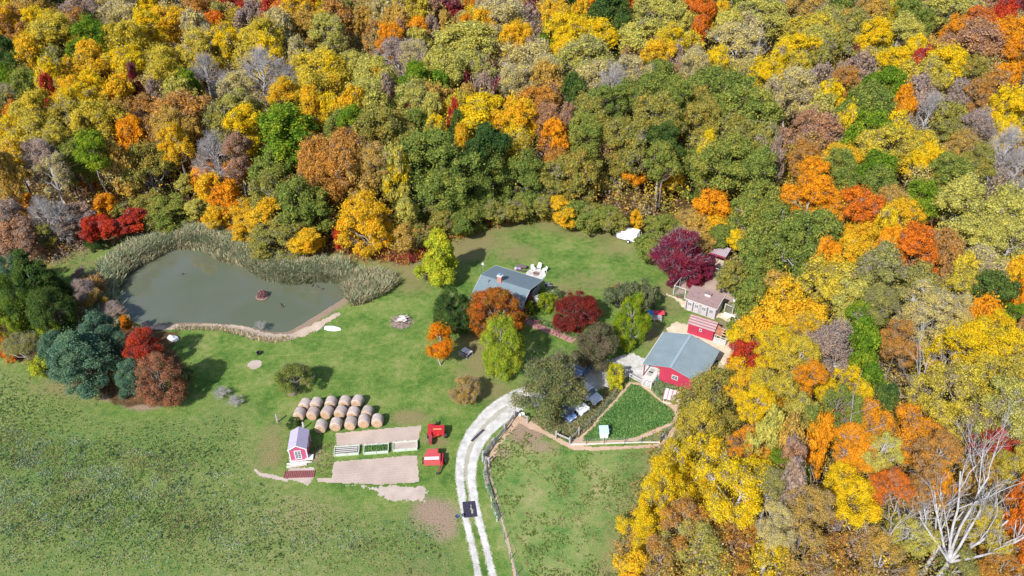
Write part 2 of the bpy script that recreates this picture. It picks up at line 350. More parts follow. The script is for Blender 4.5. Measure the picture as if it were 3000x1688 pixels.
def sheet(name, sdf, bounds, mat, z=.004, cell=.15, rag=.35, rs=1.4, kind='structure', drape=False):
    (x0, y0), (x1, y1) = bounds; xs = np.arange(x0, x1, cell); ys = np.arange(y0, y1, cell); nx, ny = len(xs), len(ys)
    X, Y = np.meshgrid(xs, ys); P = np.stack([X.ravel(), Y.ravel()], 1)
    C = P+cell/2; keep = (sdf(C)+(fbm(C, rs)-.5)*2*rag+(fbm(C+11, rs*4)-.5)*rag*.9) < 0
    keep = keep.reshape(ny, nx)[:-1, :-1]; i = (np.arange(nx-1)[None, :]+nx*np.arange(ny-1)[:, None])[keep]
    F = np.stack([i, i+1, i+1+nx, i+nx], 1); used, inv = np.unique(F, return_inverse=True); F = inv.reshape(F.shape)
    Q = P[used]; Z = terrain(Q)+z if drape else np.full(len(Q), z)
    return tag(link(name, mesh_np(name, np.column_stack([Q, Z]), F, mat)), kind=kind)
def bnd(*arr, m=1.5):
    a = np.vstack(arr); return (a.min(0)-m, a.max(0)+m)
def sheet_poly(name, poly, mat, **k): return sheet(name, lambda P: sdf_poly(P, poly), bnd(poly), mat, **k)
def sheet_lines(name, lines, mat, extra=None, **k):
    f = lambda P: np.minimum.reduce([sdf_line(P, l, r) for l, r in lines]+([sdf_poly(P, e) for e in extra] if extra else []))
    return sheet(name, f, bnd(*[l for l, r in lines], *(extra or []), m=2.5), mat, **k)
def soil(name, a, b_, c, s=4.0, furrow=None):
    m, nt, out = new_mat(name); b = N(nt, 'ShaderNodeBsdfPrincipled'); nt.links.new(b.outputs[0], out.inputs[0]); b.inputs['Roughness'].default_value = .95; b.inputs['Specular IOR Level'].default_value = .1
    P = N(nt, 'ShaderNodeTexCoord').outputs['Object']; n1 = noise(nt, P, s*.12, 4, .6); n2 = noise(nt, P, s*1.6, 3, .7)
    k = math_n(nt, 'ADD', math_n(nt, 'MULTIPLY', n1, .55), math_n(nt, 'MULTIPLY', n2, .45)); h = n2
    if furrow:
        ang, per = furrow; sx = N(nt, 'ShaderNodeSeparateXYZ'); nt.links.new(P, sx.inputs[0])
        t = math_n(nt, 'ADD', math_n(nt, 'MULTIPLY', sx.outputs[0], -math.sin(ang)), math_n(nt, 'MULTIPLY', sx.outputs[1], math.cos(ang)))
        t = math_n(nt, 'ADD', t, math_n(nt, 'MULTIPLY', n1, .25))
        sn = math_n(nt, 'SINE', math_n(nt, 'MULTIPLY', t, 2*math.pi/per)); k = math_n(nt, 'ADD', k, math_n(nt, 'MULTIPLY', sn, .010)); h = math_n(nt, 'ADD', n2, math_n(nt, 'MULTIPLY', sn, .10))
    nt.links.new(ramp(nt, k, [(.32, a), (.5, b_), (.68, c)]), b.inputs['Base Color'])
    bp = N(nt, 'ShaderNodeBump'); bp.inputs['Strength'].default_value = .6; bp.inputs['Distance'].default_value = .06; nt.links.new(h, bp.inputs['Height']); nt.links.new(bp.outputs[0], b.inputs['Normal'])
    return m
gravel = soil('white_gravel', (.32,.30,.27), (.54,.525,.50), (.80,.79,.77), 7)
grey_strip = soil('grey_track', (.30,.28,.24), (.40,.37,.31), (.50,.46,.40), 5)
tilled = soil('tilled_soil', (.37,.285,.24), (.455,.36,.305), (.53,.43,.37), 3, (math.radians(6), .42))
dirt_m = soil('dirt', (.40,.27,.19), (.51,.36,.26), (.60,.45,.34), 4)
purple_dirt = soil('mixed_dirt', (.33,.27,.22), (.47,.385,.33), (.56,.47,.42), 5)
straw = soil('straw', (.46,.37,.26), (.62,.52,.38), (.76,.67,.52), 6)
yard_dirt = soil('yard_dirt', (.30,.215,.18), (.40,.30,.25), (.50,.39,.33), 4)
sand = soil('shore_sand', (.38,.28,.21), (.50,.39,.30), (.64,.53,.45), 4)

A = lambda r, pts: gp(r, pts)
drive_lines = [
 (smooth_curve(A('R6', [(660,1700),(625,1520),(597,1449),(560,1250),(512,1050),(478,900),(455,760),(438,600),(440,470),(468,340),(530,210),(620,100),(700,15),(805,-62),(950,-140),(1084,-178)]), False), .42),
 (smooth_curve(A('R6', [(800,1700),(755,1520),(728,1449),(690,1300),(640,1100),(600,950),(560,760),(538,600),(552,450),(598,320),(668,210),(770,110),(875,25),(985,-55),(1128,-119)]), False), .40)]
dl = [(l, np.interp(np.linspace(0, 1, len(l)), [0,.3,.45,.65,.8,1], [.30,.34,.46,.60,.80,.9])) for l, _ in drive_lines]
dirty = soil('dirty_gravel', (.22,.24,.12), (.36,.35,.26), (.55,.53,.46), 7)
sheet_lines('driveway_edge', [(l, r+.10) for l, r in dl], dirty, z=.009, rag=.22, rs=3, cell=.12)
sheet_lines('driveway', dl, gravel, z=.013, rag=.07, rs=6, cell=.11)
sheet_poly('track_strip', A('R6', [(478,560),(470,440),(500,330),(570,200),(650,100),(740,30),(830,-40),(880,-20),(830,70),(740,130),(650,220),(590,320),(548,450),(530,600),(540,690),(590,860),(640,1040),(590,1000),(530,860),(500,700)]), grey_strip, z=.006, rag=.15)
GRAV = A('R4', [(640,520),(760,450),(1000,350),(1180,200),(1500,230),(1700,150),(1830,130),(1960,190),(2120,300),(2090,420),(1990,480),(1920,440),(1790,385),(1640,370),(1560,470),(1440,530),(1300,500),(1150,560),(1000,640),(800,700),(690,640),(560,720),(480,690),(560,560)])
sheet_poly('gravel_yard', GRAV, gravel, z=.017, rag=.35)
sheet_poly('tilled_plot', A('R2', [(915,705),(1725,632),(1690,775),(1400,803),(925,838)]), tilled, rag=.10)
sheet_poly('tilled_plot', A('R2', [(895,975),(1680,915),(1700,1165),(1330,1192),(880,1172),(745,1165),(740,1130),(870,1125)]), tilled, rag=.12)
sheet_poly('soil_patch', A('R2', [(470,1030),(715,1030),(705,1120),(690,1165),(650,1200),(560,1165),(430,1130)]), purple_dirt, rag=.15)
sheet_poly('soil_patch', A('R2', [(1020,1196),(1240,1205),(1740,1200),(1780,1260),(1740,1345),(1440,1350),(1320,1280),(1200,1215)]), purple_dirt, rag=.5)
sheet_lines('dirt_path', [(A('R2', [(150,1050),(200,1095),(330,1120),(450,1150)]), [.15,.28,.25,.25])], purple_dirt, rag=.12)
sheet_lines('dirt_path', [
 (A('R4', [(600,820),(750,895),(900,970),(1060,1060),(1180,1125),(1400,1143),(1700,1130),(2100,1108),(2220,1010),(2260,930)]), [.55,.55,.4,.35,.42,.35,.28,.28,.28,.28]),
 (A('R4', [(600,820),(500,960),(400,1080),(330,1200),(290,1300),(290,1500)]), [.6,.35,.35,.45,.35,.15]),
 (A('R6', [(690,560),(740,700),(790,900),(840,1100),(890,1300),(930,1500)]), [.12,.14,.12,.12,.18,.2]),
 (A('R4', [(1790,440),(1640,640),(1500,790),(1380,930),(1270,1040),(1180,1090)]), [.25,.28,.28,.28,.4,.4]),
 (A('R4', [(1200,1090),(1450,1078),(1700,1062),(1850,1040),(2050,960),(2240,870),(2330,750),(2260,680),(2150,640),(2050,560),(1990,510),(1900,455),(1780,440)]), [.4,.3,.28,.3,.25,.25,.6,.6,.4,.28,.25,.22,.22])],
 dirt_m, z=.010, rag=.16, cell=.13)
sheet_poly('dirt_yard', A('R5', [(960,790),(1070,650),(1330,540),(1500,540),(1700,640),(1700,850),(1500,870),(1180,740),(1000,790)]), yard_dirt, rag=.4)
sheet_poly('straw_bedding', A('R5', [(900,790),(1000,815),(1080,850),(1430,985),(1620,985),(1660,1090),(1540,1075),(1400,1015),(1200,975),(1060,925),(1020,860)]), straw, z=.010, rag=.4)
sheet_poly('straw_bedding', A('R5', [(880,1180),(920,1110),(990,1075),(1130,1100),(1250,1200),(1400,1250),(1600,1290),(1640,1500),(1500,1560),(1250,1560),(1400,1400),(1200,1250)]), straw, z=.010, rag=.4)
sheet_poly('straw_bedding', A('R5', [(1290,330),(1450,380),(1560,420),(1500,520),(1330,480)]), straw, z=.010, rag=.3)
sheet_poly('bare_patch', np.array([g('R1',1803,1130)[:2]])+np.array([[1.05*math.cos(t), 1.05*math.sin(t)] for t in np.linspace(0, 6.1, 16)]), purple_dirt, rag=.15)
sheet_lines('sandy_shore', [(A('R1', [(1000,862),(1200,862),(1400,857),(1600,858),(1700,880),(1850,925),(1932,940),(2050,930),(2200,880),(2380,780)]), [.4,.8,.8,1.0,1.2,1.2,1.1,1.0,1.0,.6])], sand, z=.05, rag=.5, drape=True)

# ================================================================== trees
def tubes_np(segs):
    """segs: list of (points (k,3), radii (k,), sides) -> V, F (quads)"""
    V = []; F = []; n0 = 0
    for pts, rad, n in segs:
        pts = np.asarray(pts, float); k = len(pts); d = np.gradient(pts, axis=0); d /= np.linalg.norm(d, axis=1)[:, None]+1e-9
        ref = np.where(np.abs(d[:, 2:3]) > .9, [[1, 0, 0]], [[0, 0, 1]]); u = np.cross(d, ref); u /= np.linalg.norm(u, axis=1)[:, None]+1e-9; w = np.cross(d, u)
        a = 2*np.pi*np.arange(n)/n; r = np.asarray(rad)[:, None, None]
        v = pts[:, None, :]+r*(np.cos(a)[None, :, None]*u[:, None, :]+np.sin(a)[None, :, None]*w[:, None, :]); V.append(v.reshape(-1, 3))
        i = np.arange(k-1)[:, None]*n+np.arange(n)[None, :]; j = np.arange(k-1)[:, None]*n+(np.arange(n)+1)[None, :] % n
        F.append(np.stack([i, j, j+n, i+n], -1).reshape(-1, 4)+n0); n0 += k*n
    return np.vstack(V), np.vstack(F)
def unit(v): return v/(np.linalg.norm(v, axis=-1, keepdims=True)+1e-9)
def leaves_np(cent, nrm, size, rng, lo=.65):
    """diamond-shaped leaf sprays at cent facing nrm"""
    n = len(cent); t = unit(np.cross(nrm, rng.normal(size=(n, 3)))); b = np.cross(nrm, t)
    s = size*rng.uniform(.6, 1.35, (n, 1)); a = s*t*.62; c = s*b*lo*.62; f = nrm*s*.12
    V = np.stack([cent-a-f, cent-c+f, cent+a-f, cent+c+f], 1).reshape(-1, 3); return V, np.arange(4*n).reshape(-1, 4)
def limb(a, b, r0, r1, rng, k=4, wob=.08, sides=5, sag=0.0):
    t = np.linspace(0, 1, k)[:, None]; L = np.linalg.norm(b-a); p = a*(1-t)+b*t
    p[1:-1] += rng.normal(size=(k-2, 3))*wob*L*.5; p[:, 2] += (np.sin(t[:, 0]*np.pi))*L*sag
    return (p, r0*(1-t[:, 0])+r1*t[:, 0], sides)
STAT = []
SPLIT = ('broad', 'tall', 'twiggy')
def make_tree_meshes(kind, seed, leaf=.3, cover=1.0):
    """returns (crown mesh or None, wood mesh, nominal radius, nominal height); kinds differ in their envelope"""
    rng = np.random.default_rng(seed); R, H, base = dict(broad=(5, 16, 6.6), low=(5, 13, 1.2), round=(5, 9.5, 1.2), cone=(3.6, 11, .7), pine=(4.5, 11, .8), conifer=(3.4, 10, .6),
        twiggy=(5, 15, 5.0), bare=(5, 17, 4.0), shrub=(2.0, 3.2, .3), young=(2.2, 7.5, 2.0), tall=(3.6, 14, 4.5), open=(5, 10, 1.5))[kind]
    CH = H-base
    def env(h):                                     # crown radius at height fraction h of the crown
        if kind == 'cone': return np.interp(h, [0, .12, .45, .75, 1], [.8, 1, .68, .42, .08])
        if kind == 'conifer': return np.interp(h, [0, .15, .6, 1], [.8, 1, .55, .05])
        if kind == 'pine': return np.interp(h, [0, .2, .6, .85, 1], [.8, 1, .85, .5, .15])
        if kind in ('round', 'shrub'): return np.sqrt(np.clip(1-((h-.42)/.62)**2, .03, 1))
        if kind == 'low': return np.interp(h, [0, .3, .6, .85, 1], [.75, .95, 1, .7, .2])
        if kind == 'young': return np.interp(h, [0, .2, .45, .8, 1], [.4, .8, 1, .6, .12])
        return np.interp(h, [0, .3, .55, .85, 1], [.55, .9, 1, .66, .2])
    ph = rng.uniform(0, 6.28, 4); irr = 1.0 if kind in ('broad', 'low', 'twiggy', 'tall') else .35
    def ang(a, h): return 1+irr*(.20*math.sin(2*a+ph[0])+.16*math.sin(3*a+ph[1]+h*2)+.10*math.sin(5*a+ph[2]))
    # lobes
    nl = dict(shrub=15, young=16, cone=40, conifer=30, pine=30, round=34, low=30).get(kind, 26)
    lobes = []; tries = 0
    while len(lobes) < nl and tries < 3000:
        tries += 1; h = rng.uniform(.02, .98)**.8; a = rng.uniform(0, 2*np.pi); r = env(h)*R*ang(a, h); lr = dict(shrub=.44, young=.44, cone=.32, conifer=.32, pine=.36, round=.36).get(kind, .38)*R*rng.uniform(.5, 1.2)
        if h > .9: lr *= .75
        rr = max(0, r-lr*.72)*rng.uniform(.82, 1.08); c = np.array([rr*np.cos(a), rr*np.sin(a), base+h*CH*.93*(1+irr*.10*math.sin(a*2+ph[3]))])
        if all(np.linalg.norm((c-l[0])*[1, 1, .9]) > .48*max(lr, l[1]) for l in lobes): lobes.append((c, lr))
    L = np.array([l[0] for l in lobes]); LR = np.array([l[1] for l in lobes])
    # clumps on the lobes' outer surfaces
    nc = 9 if kind != 'shrub' else 6
    C = []; CR = []; CO = []
    for j, (c, lr) in enumerate(lobes):
        outd = unit(np.array([c[0], c[1], (c[2]-(base+CH*.35))*.8]))
        for _ in range(nc):
            d = unit(rng.normal(size=3)+outd*.75+np.array([0, 0, .35])); p = c+d*lr*np.array([1, 1, .75])*rng.uniform(.62, .95)
            C.append(p); CR.append(lr*rng.uniform(.28, .5)); CO.append(j)
    C = np.array(C); CR = np.array(CR); CO = np.array(CO)
    crown = None
    dens = dict(twiggy=.42, open=.42, bare=0).get(kind, 1.0)*cover
    if dens > 0:
        V = []; n_per = np.maximum(6, (dens*1.9*4*np.pi*CR**2*.75/(leaf*leaf*.5)).astype(int))
        idx = np.repeat(np.arange(len(C)), n_per); d = unit(rng.normal(size=(len(idx), 3))+np.array([0, 0, .25])); rad = CR[idx]*rng.uniform(.4, 1.45, len(idx))**.85
        flat = np.array([1, 1, .72]) if kind not in ('cone',) else np.array([1, 1, 1])
        P = C[idx]+d*rad[:, None]*flat
        dl = np.linalg.norm((P[:, None, :]-L[None]), axis=2)/LR[None]; keep = dl.min(1) > .62       # hidden inside a lobe
        P, d = P[keep], d[keep]
        nr = unit(d*.8+rng.normal(size=P.shape)*.55+np.array([0, 0, .35]))
        cap_n = 38000 if kind in ('round', 'cone', 'pine') else 27000
        if len(P) > cap_n: sel = rng.permutation(len(P))[:cap_n]; P, nr = P[sel], nr[sel]
        V1, F1 = leaves_np(P, nr, leaf*(1.0 if kind != 'cone' else 1.15), rng); STAT.append((kind, seed, len(P)))
        # stray leaves between clumps, and a few in the shade inside
        ns = int(len(P)*.2); q = C[rng.integers(0, len(C), ns)]+rng.normal(size=(ns, 3))*.55*CR.mean()*2.0
        V2, F2 = leaves_np(q, unit(rng.normal(size=q.shape)+[0, 0, .5]), leaf, rng)
        crown = mesh_np('crown', np.vstack([V1, V2]), np.vstack([F1, F2+len(V1)]))
        crown.materials.append(MATS['leaves_V'])
    # wood
    segs = []; top = np.array([rng.normal()*.25, rng.normal()*.25, base+CH*(.62 if kind in ('broad', 'twiggy', 'bare', 'round', 'shrub', 'low', 'tall', 'open') else .93)])
    r0 = dict(shrub=.07, young=.11, round=.2).get(kind, .24)
    if kind in ('bare', 'twiggy', 'open'): r0 = .30
    tr = limb(np.array([0, 0, -.3]), top, r0, r0*.35, rng, 7, .05, 8); tr[1][0] *= 1.35; TP = tr[0]
    split = kind in SPLIT
    if not split: segs.append(tr)
    tb = .3 if kind in ('bare', 'twiggy', 'broad', 'tall') else .12
    for j in range(len(L)):
        c = L[j]; hz = c[2]-np.hypot(c[0], c[1])*(.9 if kind not in ('conifer', 'cone', 'pine') else .35); hz = np.clip(hz, base*.75 if base > 2 else .3, top[2]-.1)
        k = np.array([np.interp(hz, TP[:, 2], TP[:, a]) for a in range(3)]); rr = r0*np.interp(hz/H, [0, 1], [.62, .3])
        segs.append(limb(k, c, rr, rr*.42, rng, 5, .10, 5, .05))
        for i in np.where(CO == j)[0]:
            p0 = c+(k-c)*rng.uniform(0, .45); segs.append(limb(p0, C[i], rr*.42, rr*.16, rng, 4, .14, 4))
            if kind in ('bare', 'twiggy', 'open'):
                for _ in range(4 if kind == 'bare' else 3):
                    dd = unit(rng.normal(size=3)*.7+unit(C[i]-p0)*.9+[0, 0, .35]); e = C[i]+dd*LR[j]*rng.uniform(.45, .95); q0 = p0+(C[i]-p0)*rng.uniform(.4, 1)
                    segs.append(limb(q0, e, rr*.17, .014, rng, 3, .16, 3))
                    if kind == 'bare' or rng.random() < .5:
                        for _ in range(2):
                            d2 = unit(dd+rng.normal(size=3)*.6); m = q0+(e-q0)*rng.uniform(.4, .9); segs.append(limb(m, m+d2*LR[j]*rng.uniform(.25, .5), rr*.08, .012, rng, 3, .1, 3))
    V, F = tubes_np(segs); wood = mesh_np('limbs' if split else 'trunk', V, F, bark_mid, True); stem = None
    if split:
        q = tr[0].copy(); q[:, 2] = np.linspace(-.02, 1, len(q)); V, F = tubes_np([(q, tr[1]*.8+.05, 8)]); stem = mesh_np('trunk', V, F, bark_mid, True); stem['top'] = float(top[2])
    return crown, wood, R, H, stem
LIB = {}
def variants(kind, lod):
    k = (kind, lod)
    if k not in LIB:
        n = dict(broad=5, low=2, tall=2, twiggy=3, bare=3, round=3).get(kind, 2); leaf = {0: .42, 1: .27, 2: .18}[lod]
        if kind in ('shrub', 'young'): leaf *= .75
        LIB[k] = [make_tree_meshes(kind, 1000*lod+97*i+sum(map(ord, kind)), leaf) for i in range(n)]
    return LIB[k]
rnd = random.Random(11)
CAT = dict(broad='tree', low='tree', tall='tree', round='tree', cone='tree', pine='pine tree', conifer='conifer', twiggy='tree', bare='bare tree', open='tree', shrub='shrub', young='tree')
NAME = dict(broad='broadleaf_tree', low='broadleaf_tree', tall='broadleaf_tree', round='round_tree', cone='tulip_tree', pine='pine_tree', conifer='conifer', twiggy='thinning_tree', bare='bare_tree', open='broadleaf_tree', shrub='shrub', young='young_tree')
def plant(kind, loc, w, h, key, label, cat=None, group=None, lod=1, wood=None, name=None, vi=None, crown_shift=None, lean=(0, 0)):
    """one tree: Empty at its base > crown, trunk. w crown width and h height in metres"""
    vs = variants(kind, lod); cr, wd, R, H, stem = vs[(vi if vi is not None else rnd.randrange(len(vs))) % len(vs)]
    t = thing(name or NAME[kind], label, cat or CAT[kind], loc, rnd.uniform(0, 6.28) if vi is None else 0, group); t.rotation_euler[0], t.rotation_euler[1] = lean
    s = (w/2/R, w/2/R, h/H); zo = 0.0
    if stem: k_ = w/2/R; sz = min(h/H, k_*1.12); s = (k_, k_, sz); zo = h-H*sz
    if cr:
        o = link('crown', cr, t); o.scale = s; o.location.z = zo; o.material_slots[0].link = 'OBJECT'; o.material_slots[0].material = MATS['leaves_'+key]
    o = link('limbs' if stem else 'trunk', wd, t); o.scale = s; o.location.z = zo; o.material_slots[0].link = 'OBJECT'; o.material_slots[0].material = wood or bark_mid
    if stem: o = link('trunk', stem, t); o.scale = (s[0], s[1], zo+stem['top']*s[2]); o.material_slots[0].link = 'OBJECT'; o.material_slots[0].material = wood or bark_mid
    return t

